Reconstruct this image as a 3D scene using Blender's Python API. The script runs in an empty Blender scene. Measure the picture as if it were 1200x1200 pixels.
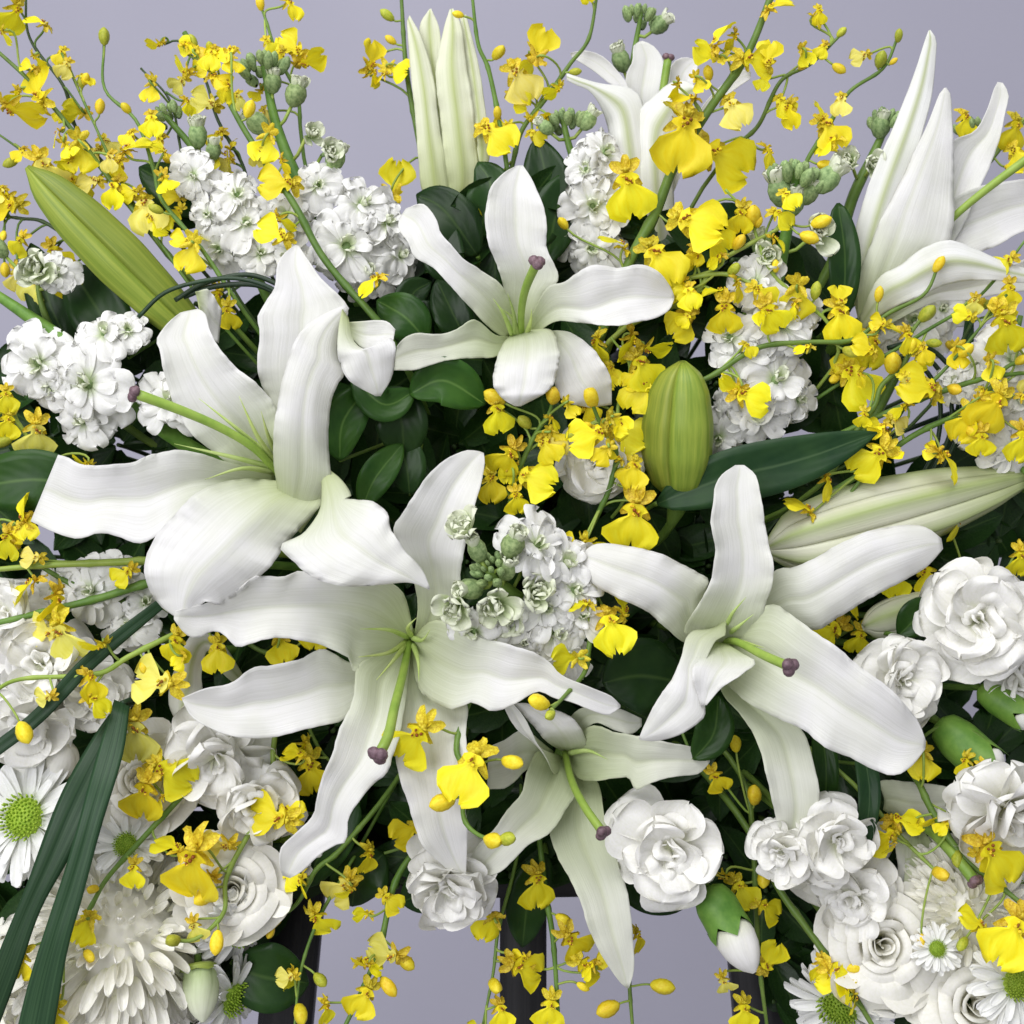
import bpy, math, random
import numpy as np
from mathutils import Vector, Matrix
random.seed(7); np.random.seed(7)
S = bpy.context.scene
COL = S.collection
# ------------------------------------------------------------------ camera, world, lamps, exposure
U = 0.00045            # metres per photo pixel on the reference plane (photo 1200 px wide = 0.54 m)
DC = 0.75              # camera to reference plane
ZC = 1.25              # camera height
cam_d = bpy.data.cameras.new('camera'); cam = bpy.data.objects.new('camera', cam_d); COL.objects.link(cam)
cam.location = (0, -DC, ZC); cam.rotation_euler = (math.radians(90), 0, 0)
cam_d.sensor_width = 36; cam_d.lens = 18*DC/(600*U); cam_d.clip_start = 0.02; cam_d.clip_end = 50
cam_d.dof.use_dof = True; cam_d.dof.focus_distance = DC-0.03; cam_d.dof.aperture_fstop = 13
S.camera = cam
W = bpy.data.worlds.new('World'); S.world = W; W.use_nodes = True
W.node_tree.nodes['Background'].inputs[0].default_value = (0.89, 0.90, 1.0, 1)
W.node_tree.nodes['Background'].inputs[1].default_value = 0.43
def area(name, loc, target, size, power, color):
    l = bpy.data.lights.new(name, 'AREA'); l.shape = 'RECTANGLE'; l.size, l.size_y = size; l.energy = power; l.color = color
    o = bpy.data.objects.new(name, l); COL.objects.link(o); o.location = loc
    o.rotation_euler = (Vector(target)-Vector(loc)).to_track_quat('-Z', 'Y').to_euler(); return o
area('ceiling_lamp', (-0.35, -1.1, 2.75), (0, 0, 1.25), (1.5, 1.1), 27, (0.99, 0.98, 1.0))
area('front_fill_lamp', (-1.1, -2.0, 1.45), (0, 0, 1.15), (1.4, 1.2), 26, (0.95, 0.95, 1.0))  # added soft fill at front left to brighten the blooms, not a window
S.view_settings.view_transform = 'Standard'; S.view_settings.look = 'None'
S.view_settings.gamma = 1; S.view_settings.use_curve_mapping = False
S.view_settings.exposure = 0.2
S.cycles.max_bounces = 14; S.cycles.diffuse_bounces = 12; S.cycles.glossy_bounces = 2; S.cycles.transmission_bounces = 4

# ------------------------------------------------------------------ helpers
def P(x, y, d=0.0):
    """photo pixel and depth (pixels towards the camera from the reference plane) to a point"""
    k = (DC - d*U)/DC
    return Vector(((x-600)*U*k, -d*U, ZC+(600-y)*U*k))
def cr(pts, n):
    """Catmull-Rom through points, n samples by arc length"""
    p = np.array(pts, float)
    if len(p) == 2: p = np.array([p[0], (p[0]+p[1])/2, p[1]])
    q = np.vstack([2*p[0]-p[1], p, 2*p[-1]-p[-2]]); out = []
    for i in range(1, len(q)-2):
        for t in np.linspace(0, 1, 12, endpoint=False):
            a, b, c, e = q[i-1], q[i], q[i+1], q[i+2]
            out.append(.5*(2*b+(c-a)*t+(2*a-5*b+4*c-e)*t*t+(3*b-a-3*c+e)*t**3))
    out.append(p[-1]); out = np.array(out)
    s = np.concatenate([[0], np.cumsum(np.linalg.norm(np.diff(out, axis=0), axis=1))])
    tt = np.linspace(0, s[-1], n)
    return np.stack([np.interp(tt, s, out[:, k]) for k in range(p.shape[1])], 1)
class MB:
    def __init__(s): s.v = []; s.f = []; s.uv = []; s.mi = []
    def grid(s, g, uv=None, closed=False, mi=0):
        nu, nv = len(g), len(g[0]); o = len(s.v)
        for i in range(nu):
            for j in range(nv):
                s.v.append(tuple(g[i][j]))
                s.uv.append(uv[i][j] if uv is not None else (j/(max(1, nv-(0 if closed else 1))), i/(nu-1)))
        for i in range(nu-1):
            for j in range(nv if closed else nv-1):
                k = (j+1) % nv
                s.f.append((o+i*nv+j, o+i*nv+k, o+(i+1)*nv+k, o+(i+1)*nv+j)); s.mi.append(mi)
    def tube(s, pts, rad, n=8, mi=0, cap=True):
        pts = [Vector(p) for p in pts]; N = len(pts)
        rad = rad if hasattr(rad, '__len__') else [rad]*N
        t0 = (pts[1]-pts[0]).normalized(); nx = t0.orthogonal().normalized(); g = []
        for i in range(N):
            t = (pts[min(i+1, N-1)]-pts[max(i-1, 0)]).normalized()
            nx = (nx - t*nx.dot(t)).normalized(); ny = t.cross(nx)
            g.append([pts[i]+(nx*math.cos(2*math.pi*j/n)+ny*math.sin(2*math.pi*j/n))*rad[i] for j in range(n)])
        if cap:
            g = [[pts[0]]*n]+g+[[pts[-1]]*n]
        s.grid(g, closed=True, mi=mi)
    def ball(s, c, r, n=8, m=6, axis=None, bump=0, mi=0):
        g = []; c = Vector(c); r = Vector(r) if hasattr(r, '__len__') else Vector((r, r, r))
        R = axis.to_track_quat('Z', 'Y').to_matrix() if axis is not None else Matrix.Identity(3)
        for i in range(m+1):
            a = math.pi*i/m
            g.append([c+R @ Vector((math.sin(a)*math.cos(2*math.pi*j/n)*r.x, math.sin(a)*math.sin(2*math.pi*j/n)*r.y, -math.cos(a)*r.z))*(1+bump*random.uniform(-1, 1)) for j in range(n)])
        s.grid(g, closed=True, mi=mi)
    def mesh(s, name, mat, off=Vector((0, 0, 0))):
        me = bpy.data.meshes.new(name)
        me.from_pydata([(v[0]-off[0], v[1]-off[1], v[2]-off[2]) for v in s.v], [], s.f)
        uv = me.uv_layers.new(name='UVMap'); idx = np.empty(len(me.loops), dtype=np.int32); me.loops.foreach_get('vertex_index', idx)
        uv.data.foreach_set('uv', np.array(s.uv, dtype=np.float32)[idx].ravel())
        for m in (mat if isinstance(mat, (list, tuple)) else [mat]): me.materials.append(m)
        if any(s.mi): me.polygons.foreach_set('material_index', s.mi)
        me.shade_smooth(); me.validate(); me.update(); return me
def thing(name, label, cat, loc, group=None):
    o = bpy.data.objects.new(name, None); COL.objects.link(o); o.location = loc; o.empty_display_size = 0.01
    o['label'] = label; o['category'] = cat
    if group: o['group'] = group
    return o
def part(name, me, parent, M=None, label=None):
    o = bpy.data.objects.new(name, me); COL.objects.link(o); o.parent = parent
    if M is not None: o.matrix_local = M
    if label: o['label'] = label
    return o
def build(mb, name, mat, root):
    """part in world coordinates under root (root is an unrotated Empty)"""
    return part(name, mb.mesh(name, mat, root.location), root)
def solid(o, t):
    m = o.modifiers.new('thickness', 'SOLIDIFY'); m.thickness = t; m.offset = 0
def wdir(v):
    """image direction (right, up, towards viewer) to world"""
    return Vector((v[0], -v[2], v[1])).normalized()
def frame(d, roll=0.0):
    """rotation taking local +Z to world direction d, with a roll about it"""
    q = d.to_track_quat('Z', 'Y').to_matrix().to_4x4()
    return q @ Matrix.Rotation(roll, 4, 'Z')

# ------------------------------------------------------------------ materials
MAT = {}
def nodes(name):
    m = bpy.data.materials.new(name); m.use_nodes = True; nt = m.node_tree; MAT[name] = m
    return m, nt, nt.nodes['Principled BSDF'], nt.nodes['Material Output']
def ramp(nt, fac, stops):
    r = nt.nodes.new('ShaderNodeValToRGB'); e = r.color_ramp.elements
    while len(e) < len(stops): e.new(0.5)
    for k, (p, c) in enumerate(stops): e[k].position = p; e[k].color = (*c, 1) if len(c) == 3 else c
    nt.links.new(fac, r.inputs[0]); return r.outputs[0]
def mixc(nt, fac, a, b, mode='MIX'):
    n = nt.nodes.new('ShaderNodeMix'); n.data_type = 'RGBA'; n.blend_type = mode
    for k, v in ((0, fac), (6, a), (7, b)):
        if isinstance(v, bpy.types.NodeSocket): nt.links.new(v, n.inputs[k])
        else: n.inputs[k].default_value = v if k == 0 else (*v, 1)
    return n.outputs[2]
def noise(nt, vec, scale, detail=3, rough=.5):
    n = nt.nodes.new('ShaderNodeTexNoise'); n.inputs['Scale'].default_value = scale; n.inputs['Detail'].default_value = detail
    n.inputs['Roughness'].default_value = rough
    if vec is not None: nt.links.new(vec, n.inputs['Vector'])
    return n.outputs['Fac']
def uvs(nt, sx=1, sy=1):
    u = nt.nodes.new('ShaderNodeUVMap'); m = nt.nodes.new('ShaderNodeMapping'); m.inputs['Scale'].default_value = (sx, sy, 1)
    nt.links.new(u.outputs[0], m.inputs[0]); sp = nt.nodes.new('ShaderNodeSeparateXYZ'); nt.links.new(u.outputs[0], sp.inputs[0])
    return m.outputs[0], sp.outputs[0], sp.outputs[1]
def objco(nt):
    return nt.nodes.new('ShaderNodeTexCoord').outputs['Object']
def bump(nt, bs, h, strength, dist):
    b = nt.nodes.new('ShaderNodeBump'); b.inputs['Strength'].default_value = strength; b.inputs['Distance'].default_value = dist
    nt.links.new(h, b.inputs['Height']); nt.links.new(b.outputs[0], bs.inputs['Normal']); return b.outputs[0]
def translucent(nt, bs, out, col, fac, nrm=None):
    t = nt.nodes.new('ShaderNodeBsdfTranslucent'); mx = nt.nodes.new('ShaderNodeMixShader'); mx.inputs[0].default_value = fac
    if isinstance(col, bpy.types.NodeSocket): nt.links.new(col, t.inputs[0])
    else: t.inputs[0].default_value = (*col, 1)
    if nrm is not None: nt.links.new(nrm, t.inputs['Normal'])
    nt.links.new(bs.outputs[0], mx.inputs[1]); nt.links.new(t.outputs[0], mx.inputs[2]); nt.links.new(mx.outputs[0], out.inputs[0])
def m_petal(name, white, green, gpos, rib=0.0, rough=.5, tr=.22, veins=46, ribcol=(.42, .5, .10), vb=.4, dist=.00055, ribw=.12):
    """petal: coloured claw fading to white along v, optional green midrib, fine lengthwise veins"""
    m, nt, bs, out = nodes(name); vec, u, v = uvs(nt, veins, 2.2)
    c = ramp(nt, v, [(0, green), (gpos*.45, tuple(.55*g+.45*w for g, w in zip(green, white))), (gpos, white)])
    if rib:
        a = nt.nodes.new('ShaderNodeMath'); a.operation = 'SUBTRACT'; a.inputs[1].default_value = .5; nt.links.new(u, a.inputs[0])
        b = nt.nodes.new('ShaderNodeMath'); b.operation = 'ABSOLUTE'; nt.links.new(a.outputs[0], b.inputs[0])
        f = ramp(nt, b.outputs[0], [(0, (rib,)*3), (ribw*.35, (rib*.6,)*3), (ribw, (0, 0, 0))])
        c = mixc(nt, f, c, ribcol)
    n = noise(nt, vec, 1.0, 4 if veins > 20 else 2, .6)
    c = mixc(nt, .30, c, ramp(nt, n, [(.3, (.72*white[0], .73*white[1], .66*white[2])), (.62, white)]))
    blot = noise(nt, objco(nt), 45, 2)
    c = mixc(nt, .5, c, ramp(nt, blot, [(.35, (.93, .945, .86)), (.6, (1, 1, 1))]), 'MULTIPLY')
    nt.links.new(c, bs.inputs['Base Color']); bs.inputs['Roughness'].default_value = rough; bs.inputs['Specular IOR Level'].default_value = .16
    nr = bump(nt, bs, n, vb, dist); translucent(nt, bs, out, c, tr, nr); return m
m_petal('lily_petal', (.88, .875, .855), (.46, .56, .13), .46, .22, tr=.32, ribw=.06, rough=.6)
m_petal('lily_petal_green', (.85, .86, .77), (.40, .52, .11), .66, .26, tr=.32, ribw=.09, rough=.6)
m_petal('lily_outer', (.86, .865, .83), (.56, .62, .22), .35, .9, ribcol=(.34, .42, .06), ribw=.18)
m_petal('bud_cream', (.80, .81, .64), (.40, .50, .12), .5, .95, veins=16, ribcol=(.30, .42, .05), ribw=.30)
m_petal('lily_opening', (.80, .82, .63), (.50, .58, .18), .5, .9, veins=22, ribcol=(.36, .45, .06), ribw=.22)
m_petal('stock_petal', (.89, .885, .86), (.45, .60, .16), .36, 0, veins=9, tr=.18, vb=.5, dist=.00007)
m_petal('stock_petal_young', (.80, .83, .66), (.36, .52, .12), .8, 0, veins=9, tr=.18, vb=.5, dist=.00007)
m_petal('carnation_petal', (.89, .88, .845), (.66, .70, .42), .4, 0, veins=12, tr=.16, vb=.45, dist=.00007)
m_petal('rose_petal', (.88, .865, .80), (.68, .68, .42), .4, 0, veins=9, tr=.16, vb=.3, dist=.00007)
m_petal('mum_petal', (.90, .885, .81), (.76, .77, .52), .25, 0, veins=6, tr=.16, vb=.5, dist=.00007)
m_petal('daisy_petal', (.87, .87, .85), (.55, .66, .25), .3, 0, veins=6, tr=.16, vb=.5, dist=.00007)
def m_simple(name, c1, c2, scale=60, rough=.5, tr=0, bumpd=0, spec=.3, stretch=None, bs_strength=.5):
    m, nt, bs, out = nodes(name)
    vec = uvs(nt, *stretch)[0] if stretch else objco(nt)
    n = noise(nt, vec, 1.0 if stretch else scale, 4, .6); c = ramp(nt, n, [(.32, c1), (.68, c2)])
    ob = nt.nodes.new('ShaderNodeObjectInfo'); hv = nt.nodes.new('ShaderNodeHueSaturation')
    mr = nt.nodes.new('ShaderNodeMapRange'); mr.inputs[3].default_value = .82; mr.inputs[4].default_value = 1.14
    nt.links.new(ob.outputs['Random'], mr.inputs[0]); nt.links.new(mr.outputs[0], hv.inputs['Value']); nt.links.new(c, hv.inputs['Color'])
    m2 = nt.nodes.new('ShaderNodeMapRange'); m2.inputs[3].default_value = .508; m2.inputs[4].default_value = .488
    sq = nt.nodes.new('ShaderNodeMath'); sq.operation = 'PINGPONG'; sq.inputs[1].default_value = .37; nt.links.new(ob.outputs['Random'], sq.inputs[0]); m2.inputs[2].default_value = .37
    nt.links.new(sq.outputs[0], m2.inputs[0]); nt.links.new(m2.outputs[0], hv.inputs['Hue'])
    c = hv.outputs[0]
    nt.links.new(c, bs.inputs['Base Color']); bs.inputs['Roughness'].default_value = rough; bs.inputs['Specular IOR Level'].default_value = spec
    nr = bump(nt, bs, n, bs_strength, bumpd) if bumpd else None
    if tr: translucent(nt, bs, out, c, tr, nr)
    return m
m_simple('bud_green', (.15, .23, .025), (.30, .36, .05), rough=.42, tr=.05, stretch=(14, 1.5), bumpd=.0004)
m_simple('pistil', (.20, .34, .05), (.30, .44, .08), 90, .4)
m_simple('filament', (.42, .55, .14), (.55, .66, .24), 90, .45, .1)
m_simple('stigma', (.09, .05, .06), (.22, .14, .16), 500, .55, bumpd=.0003, spec=.4)
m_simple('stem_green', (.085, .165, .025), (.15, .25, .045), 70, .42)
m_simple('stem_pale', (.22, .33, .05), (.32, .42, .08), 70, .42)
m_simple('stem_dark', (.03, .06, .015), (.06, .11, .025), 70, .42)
m_simple('orchid_lip', (.90, .76, .006), (.95, .87, .03), 120, .48, .24, .00012, stretch=(11, 2))
m_simple('orchid_lip_pale', (.84, .76, .10), (.90, .84, .20), 120, .5, .24, .00012, stretch=(11, 2))
m_simple('orchid_tepal', (.52, .34, .01), (.86, .74, .05), 22, .5, .2, .00008)
m_simple('orchid_callus', (.72, .42, .01), (.90, .74, .03), 30, .5, 0, .00008)
m_simple('orchid_mark', (.20, .06, .008), (.34, .12, .01), 30, .55)
m_simple('orchid_bud', (.80, .56, .01), (.90, .76, .05), 5, .45, .1, .00006)
m_simple('orchid_bud_green', (.36, .42, .03), (.55, .56, .06), 6, .45, .1, .00006)
m_simple('stock_calyx', (.16, .25, .09), (.28, .38, .16), 10, .6, .1)
m_simple('stock_bud', (.13, .21, .07), (.36, .48, .20), 5, .65, bumpd=.00008)
m_simple('calyx_green', (.08, .19, .025), (.17, .31, .05), 90, .45, .05)
m_simple('disc_green', (.19, .35, .015), (.40, .56, .06), 700, .6, .1, .0001)
m_simple('foam', (.012, .018, .010), (.025, .035, .018), 120, .95, bumpd=.002)
m_simple('stand_black', (.010, .010, .011), (.022, .021, .022), 60, .55, bumpd=.0008, stretch=(40, 3))
m_simple('blade', (.010, .034, .014), (.034, .078, .034), rough=.4, tr=.05, bumpd=.0003, stretch=(16, .8), spec=.22)
m_simple('grass_loop', (.012, .03, .014), (.03, .06, .025), 60, .4)
def m_leaf(name, c1, c2, vein, rough=.34):
    m, nt, bs, out = nodes(name); vec, u, v = uvs(nt, 3, 9)
    n = noise(nt, objco(nt), 60, 3); c = ramp(nt, n, [(.3, c1), (.7, c2)])
    a = nt.nodes.new('ShaderNodeMath'); a.operation = 'SUBTRACT'; a.inputs[1].default_value = .5; nt.links.new(u, a.inputs[0])
    b = nt.nodes.new('ShaderNodeMath'); b.operation = 'ABSOLUTE'; nt.links.new(a.outputs[0], b.inputs[0])
    f = ramp(nt, b.outputs[0], [(0, (.6,)*3), (.018, (.35,)*3), (.04, (0, 0, 0))]); c = mixc(nt, f, c, vein)
    ob = nt.nodes.new('ShaderNodeObjectInfo'); hv = nt.nodes.new('ShaderNodeHueSaturation')
    mr = nt.nodes.new('ShaderNodeMapRange'); mr.inputs[3].default_value = .7; mr.inputs[4].default_value = 1.25
    nt.links.new(ob.outputs['Random'], mr.inputs[0]); nt.links.new(mr.outputs[0], hv.inputs['Value']); nt.links.new(c, hv.inputs['Color']); c = hv.outputs[0]
    # side veins: slanted waves
    w = nt.nodes.new('ShaderNodeTexWave'); w.inputs['Scale'].default_value = 1.6; w.inputs['Distortion'].default_value = 1.2
    cx = nt.nodes.new('ShaderNodeCombineXYZ'); s = nt.nodes.new('ShaderNodeMath'); s.operation = 'MULTIPLY_ADD'
    s.inputs[1].default_value = -1.1; nt.links.new(b.outputs[0], s.inputs[0]); nt.links.new(v, s.inputs[2]); nt.links.new(s.outputs[0], cx.inputs[0]); nt.links.new(cx.outputs[0], w.inputs[0])
    nt.links.new(c, bs.inputs['Base Color']); bs.inputs['Roughness'].default_value = rough; bs.inputs['Specular IOR Level'].default_value = .20
    nr = bump(nt, bs, w.outputs['Fac'], .10, .0005); translucent(nt, bs, out, c, .08, nr); return m
m_leaf('leaf_dark', (.010, .034, .007), (.024, .062, .012), (.07, .13, .03))
m_leaf('leaf_mid', (.016, .058, .008), (.038, .10, .014), (.12, .22, .05))
m_leaf('leaf_light', (.10, .20, .03), (.17, .29, .05), (.25, .36, .09))
m_leaf('leaf_lance', (.012, .042, .014), (.026, .068, .020), (.08, .14, .06), .4)
m, nt, bs, out = nodes('wall_paint'); n = noise(nt, objco(nt), 3, 4)
nt.links.new(ramp(nt, n, [(.3, (.415, .408, .478)), (.7, (.445, .437, .508))]), bs.inputs['Base Color']); bs.inputs['Roughness'].default_value = .85
bump(nt, bs, noise(nt, objco(nt), 160, 3), .15, .001)
m, nt, bs, out = nodes('floor_paint'); n = noise(nt, objco(nt), 6, 4)
nt.links.new(ramp(nt, n, [(.3, (.30, .29, .29)), (.7, (.36, .35, .35))]), bs.inputs['Base Color']); bs.inputs['Roughness'].default_value = .6

# ------------------------------------------------------------------ setting
def structure(name, verts, mat):
    me = bpy.data.meshes.new(name); me.from_pydata(verts, [], [tuple(range(len(verts)))]); me.materials.append(MAT[mat])
    o = bpy.data.objects.new(name, me); COL.objects.link(o); o['kind'] = 'structure'; return o
WY = 1.15
structure('wall', [(-3, WY, 0), (3, WY, 0), (3, WY, 3.2), (-3, WY, 3.2)], 'wall_paint')
structure('floor', [(-3, -3, 0), (3, -3, 0), (3, WY, 0), (-3, WY, 0)], 'floor_paint')
# stand: top tray and three legs
st = thing('flower_stand', 'black flower stand with broad legs under the arrangement', 'stand', (0, .12, 0))
def boxm(mb, c, sx, sy, z0, z1, tx=0, seg=10):
    """upright post with chamfered section, leaning by tx at the foot"""
    g = []; ch = min(sx, sy)*.18
    prof = [(-sx/2+ch, -sy/2), (sx/2-ch, -sy/2), (sx/2, -sy/2+ch), (sx/2, sy/2-ch), (sx/2-ch, sy/2), (-sx/2+ch, sy/2), (-sx/2, sy/2-ch), (-sx/2, -sy/2+ch)]
    for i in range(seg+1):
        t = i/seg; z = z0+(z1-z0)*t; g.append([(c[0]+tx*(1-t)+x, c[1]+y, z) for x, y in prof])
    g = [[(c[0]+tx, c[1], z0)]*8]+g+[[(c[0], c[1], z1)]*8]; mb.grid(g, closed=True)
def leg(px, w, tx):
    mb = MB(); p = P(px, 1100, -190); boxm(mb, (p.x, p.y), w*U*1.12, .022, 0.0, P(px, 930, -190).z, tx); build(mb, 'leg', MAT['stand_black'], st)
leg(360, 62, -.10); leg(613, 54, 0); leg(868, 64, .10)
mb = MB(); c = P(600, 700, -330)
g = []
for i in range(13):
    a = math.pi*i/12; g.append([(c.x+.150*abs(math.sin(a))**.35*math.cos(b)*(1+.02*math.sin(5*b)), c.y+.055*abs(math.sin(a))**.5*math.sin(b), c.z-.13*math.cos(a)) for b in np.linspace(0, 2*math.pi, 28, endpoint=False)])
mb.grid(g, closed=True)
fo = thing('foam_block', 'dark wet floral foam block buried behind the flowers', 'foam', c)
build(mb, 'foam_body', MAT['foam'], fo)
mb = MB(); z = P(600, 985, -330).z
for k in range(2): pass
g = [[(c.x+rx*math.cos(b), c.y+ry*math.sin(b), zz) for b in np.linspace(0, 2*math.pi, 24, endpoint=False)] for rx, ry, zz in ((.001, .001, z-.012), (.17, .09, z-.012), (.175, .095, z), (.175, .095, z+.03), (.165, .085, z+.03), (.16, .08, z+.002), (.001, .001, z+.002))]
mb.grid(g, closed=True); build(mb, 'tray', MAT['stand_black'], st)
def foam_pt(x, y):
    fx = min(max(600+(x-600)*.45, 400), 800); fy = min(max(700+(y-700)*.4, 520), 880)
    return P(fx, fy, -250)
def stem_pts(x, y, d, dirw=None, n=14, pull=.35):
    a = P(x, y, d); b = foam_pt(x, y); L = (b-a).length
    t0 = -(dirw or Vector((0, -1, 0))) * L*pull; c1 = a+t0; c2 = b+Vector((0, -L*.15, 0))
    return [a*(1-t)**3+c1*3*t*(1-t)**2+c2*3*t*t*(1-t)+b*t**3 for t in np.linspace(0, 1, n)]

# ------------------------------------------------------------------ traced petals
def patch(mb, L, R, dep, cup=8, groove=4, ruf=2.5, tilt=0, n=40, ns=19, M=None, seed=0, flip=False):
    rng = random.Random(seed*7919+int(L[0][0])+int(R[-1][1]))
    l = cr(L, n); r = cr(R, n); mm = cr(M, n) if M else None
    dd = cr([(i, v) for i, v in enumerate(dep)], 40); tq = np.linspace(0, len(dep)-1, n); dv = np.interp(tq, dd[:, 0], dd[:, 1])
    ph = [rng.uniform(0, 6.28) for _ in range(6)]; f1 = rng.uniform(2.2, 3.2); f2 = rng.uniform(5, 8)
    g = []; uv = []
    for i in range(n):
        t = i/(n-1); row = []; ur = []
        wv = np.linalg.norm(l[i]-r[i]); ws = min(1, wv/70)
        for j in range(ns):
            s = -1+2*j/(ns-1); a = (s+1)/2
            if mm is not None:
                q = l[i]*(s*(s-1)/2)+mm[i]*(1-s*s)+r[i]*(s*(s+1)/2)
            else: q = l[i]*(1-a)+r[i]*a
            e = abs(s)**3; sd = 0 if s < 0 else 1
            rf = ruf*ws*(math.sin(2*math.pi*f1*t+ph[sd])*1.0+.5*math.sin(2*math.pi*f2*t+ph[2+sd])+.35*math.sin(2*math.pi*(f2*2.3+1.7)*t+ph[1-sd]))
            dpt = dv[i]+cup*ws*s*s+tilt*ws*s-groove*.75*ws*math.exp(-(s/.34)**2)*math.sin(math.pi*min(1, t*1.05))**.5+rf*e*1.6
            dpt += 1.1*ws*math.sin(9*t+4*s+ph[4])*math.sin(3*s+ph[5])-1.5*ws*math.exp(-(s/.07)**2)*math.sin(math.pi*t)**.5*(1 if groove >= 0 else -1)
            dpt += ws*.25*math.sin(21*s+ph[4])*(1-s*s)*math.sin(math.pi*t)+ws*1.5*abs(s)**7*math.sin(2*math.pi*f2*3.1*t+ph[3-sd])*ruf/2.5
            dpt += ws*1.3*math.sin(5.3*t+ph[2]+2.2*s)*math.sin(11*t+ph[3])
            ed = (l[i]-r[i])/(wv+1e-6)*(-s)*(-1)*0.0
            w2 = .5*rf*e*(math.sin(math.pi*t))
            q = q+((r[i]-l[i])/(wv+1e-6))*w2*np.sign(s)*.6
            row.append(P(q[0], q[1], dpt)); ur.append((a, t))
        g.append(row); uv.append(ur)
    mb.grid(g, uv)
def lily(name, label, cpx, petals, pistil=None, filaments=(), mat='lily_petal', cat='lily', stem_from=None, sr=5):
    root = thing(name, label, cat, P(*cpx))
    for k, pt in enumerate(petals):
        mb = MB(); ps = pt if isinstance(pt, list) else [pt]; mt = ps[0].get('mat', mat)
        for q in ps:
            q = dict(q); q.pop('mat', None); patch(mb, seed=k+1, **q)
        o = build(mb, 'petal', MAT[mt], root); solid(o, .00035)
    if pistil:
        pts = cr(pistil['pts'], 16); w = [P(*p) for p in pts]; r = pistil.get('r', 4.5)*U; mb = MB()
        mb.tube(w, [r*(.8+.35*i/15) for i in range(16)], 10); po = build(mb, 'pistil', MAT['pistil'], root)
        mb = MB(); e = w[-1]; ax = (w[-1]-w[-2]).normalized(); q = ax.to_track_quat('Z', 'Y').to_matrix(); sr_ = pistil.get('s', 10)*U
        for a in range(3):
            mb.ball(e+q @ Vector((math.cos(a*2.094+.4), math.sin(a*2.094+.4), .25))*sr_*.40, (sr_*.66, sr_*.66, sr_*.55), 10, 7, ax, .05)
        part('stigma', mb.mesh('stigma', MAT['stigma'], root.location), po)
    for f in filaments:
        pts = [P(*p) for p in cr(f, 12)]; mb = MB(); mb.tube(pts, [max(.25, 3.4*(1-(i/11)**1.8))*U for i in range(12)], 7); build(mb, 'filament', MAT['filament'], root)
    mb = MB(); sp = stem_pts(*(stem_from or cpx)); mb.tube(sp, [(sr+9*max(0, 1-i/3.0))*U for i in range(len(sp))], 8)
    build(mb, 'stem', MAT['stem_green'], root)
    return root
def pt(L, R, dep, **k): return dict(L=L, R=R, dep=dep, **k)

lily('lily_flower', 'large white lily with a petal tip curled over glossy leaves, pistil touching stock flowers', (350, 580, 10), [
  pt([(322,556),(262,540),(215,528),(180,531),(150,543),(100,545),(80,536),(68,533)], [(322,574),(230,592),(190,622),(165,637),(140,630),(115,625),(90,631),(60,622),(36,611)], [25,62,72,66,48], cup=10, groove=9),
  [pt([(312,562),(290,560),(260,538),(230,513),(207,482),(195,447),(188,412),(183,398),(197,378),(212,366)], [(326,545),(323,520),(325,488),(318,468),(300,450),(275,428),(257,408),(246,388),(241,368),(232,362)], [20,50,66,66,44], cup=14, groove=8),
   pt([(234,364),(243,392),(256,402)], [(229,342),(245,340),(260,364)], [40,32,18], n=14, groove=0)],
  pt([(330,560),(326,492),(306,452),(302,425),(305,390),(302,372),(311,353),(322,335),(325,310),(334,296),(346,287)], [(352,560),(372,500),(395,440),(402,392),(409,362),(396,345),(376,326),(362,306),(350,288)], [25,28,34,30,6], cup=9, groove=8),
  [pt([(330,600),(321,545),(321,510),(324,482),(328,455),(336,428),(346,400),(361,380),(379,368),(405,357)], [(352,625),(384,575),(386,535),(385,505),(388,470),(396,448),(404,438),(396,420),(396,395),(403,375),(409,361)], [50,86,108,116,112,100], cup=-12, groove=3, tilt=-10),
   pt([(401,362),(396,392),(398,425),(412,448),(440,464)], [(408,372),(416,402),(438,411),(459,396),(463,415),(459,442),(446,464)], [104,126,140,132,118], n=22, groove=3, cup=-8),
   pt([(404,378),(430,376),(452,376),(463,386)], [(408,390),(424,407),(444,410),(461,398)], [96,98,100,112], n=14, groove=0, ruf=1)],
  pt([(340,565),(288,561),(245,570),(207,600),(181,630),(170,660),(175,690),(190,712),(208,724)], [(386,560),(375,592),(350,621),(330,646),(300,680),(276,698),(256,709),(240,705),(224,724)], [58,88,108,112,104], cup=-14, groove=-5, ruf=4, M=[(352,572),(320,588),(290,615),(258,648),(232,675),(218,702),(215,724)]),
  pt([(376,548),(377,580),(373,602),(354,626),(328,640),(345,660),(370,678),(408,687),(450,685),(480,682),(503,691)], [(384,549),(400,562),(412,580),(403,584),(420,586),(438,588),(454,600),(458,620),(474,645),(494,666),(504,689)], [72,112,148,154,140], cup=-10, groove=6, M=[(379,549),(388,580),(392,605),(400,625),(420,640),(445,658),(475,674),(503,690)]),
 ], dict(pts=[(330,560,30),(300,527,70),(262,503,95),(215,482,118),(158,461,140)], r=5, s=10),
 [[(322,542,40),(300,508,80),(280,464,100)], [(324,532,40),(314,510,80),(306,482,95)], [(322,540,40),(275,500,80),(233,467,88)], [(322,548,40),(270,535,82),(204,520,94)], [(320,553,40),(283,549,84),(240,562,96)]], stem_from=(375, 590, 30), sr=6)

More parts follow.
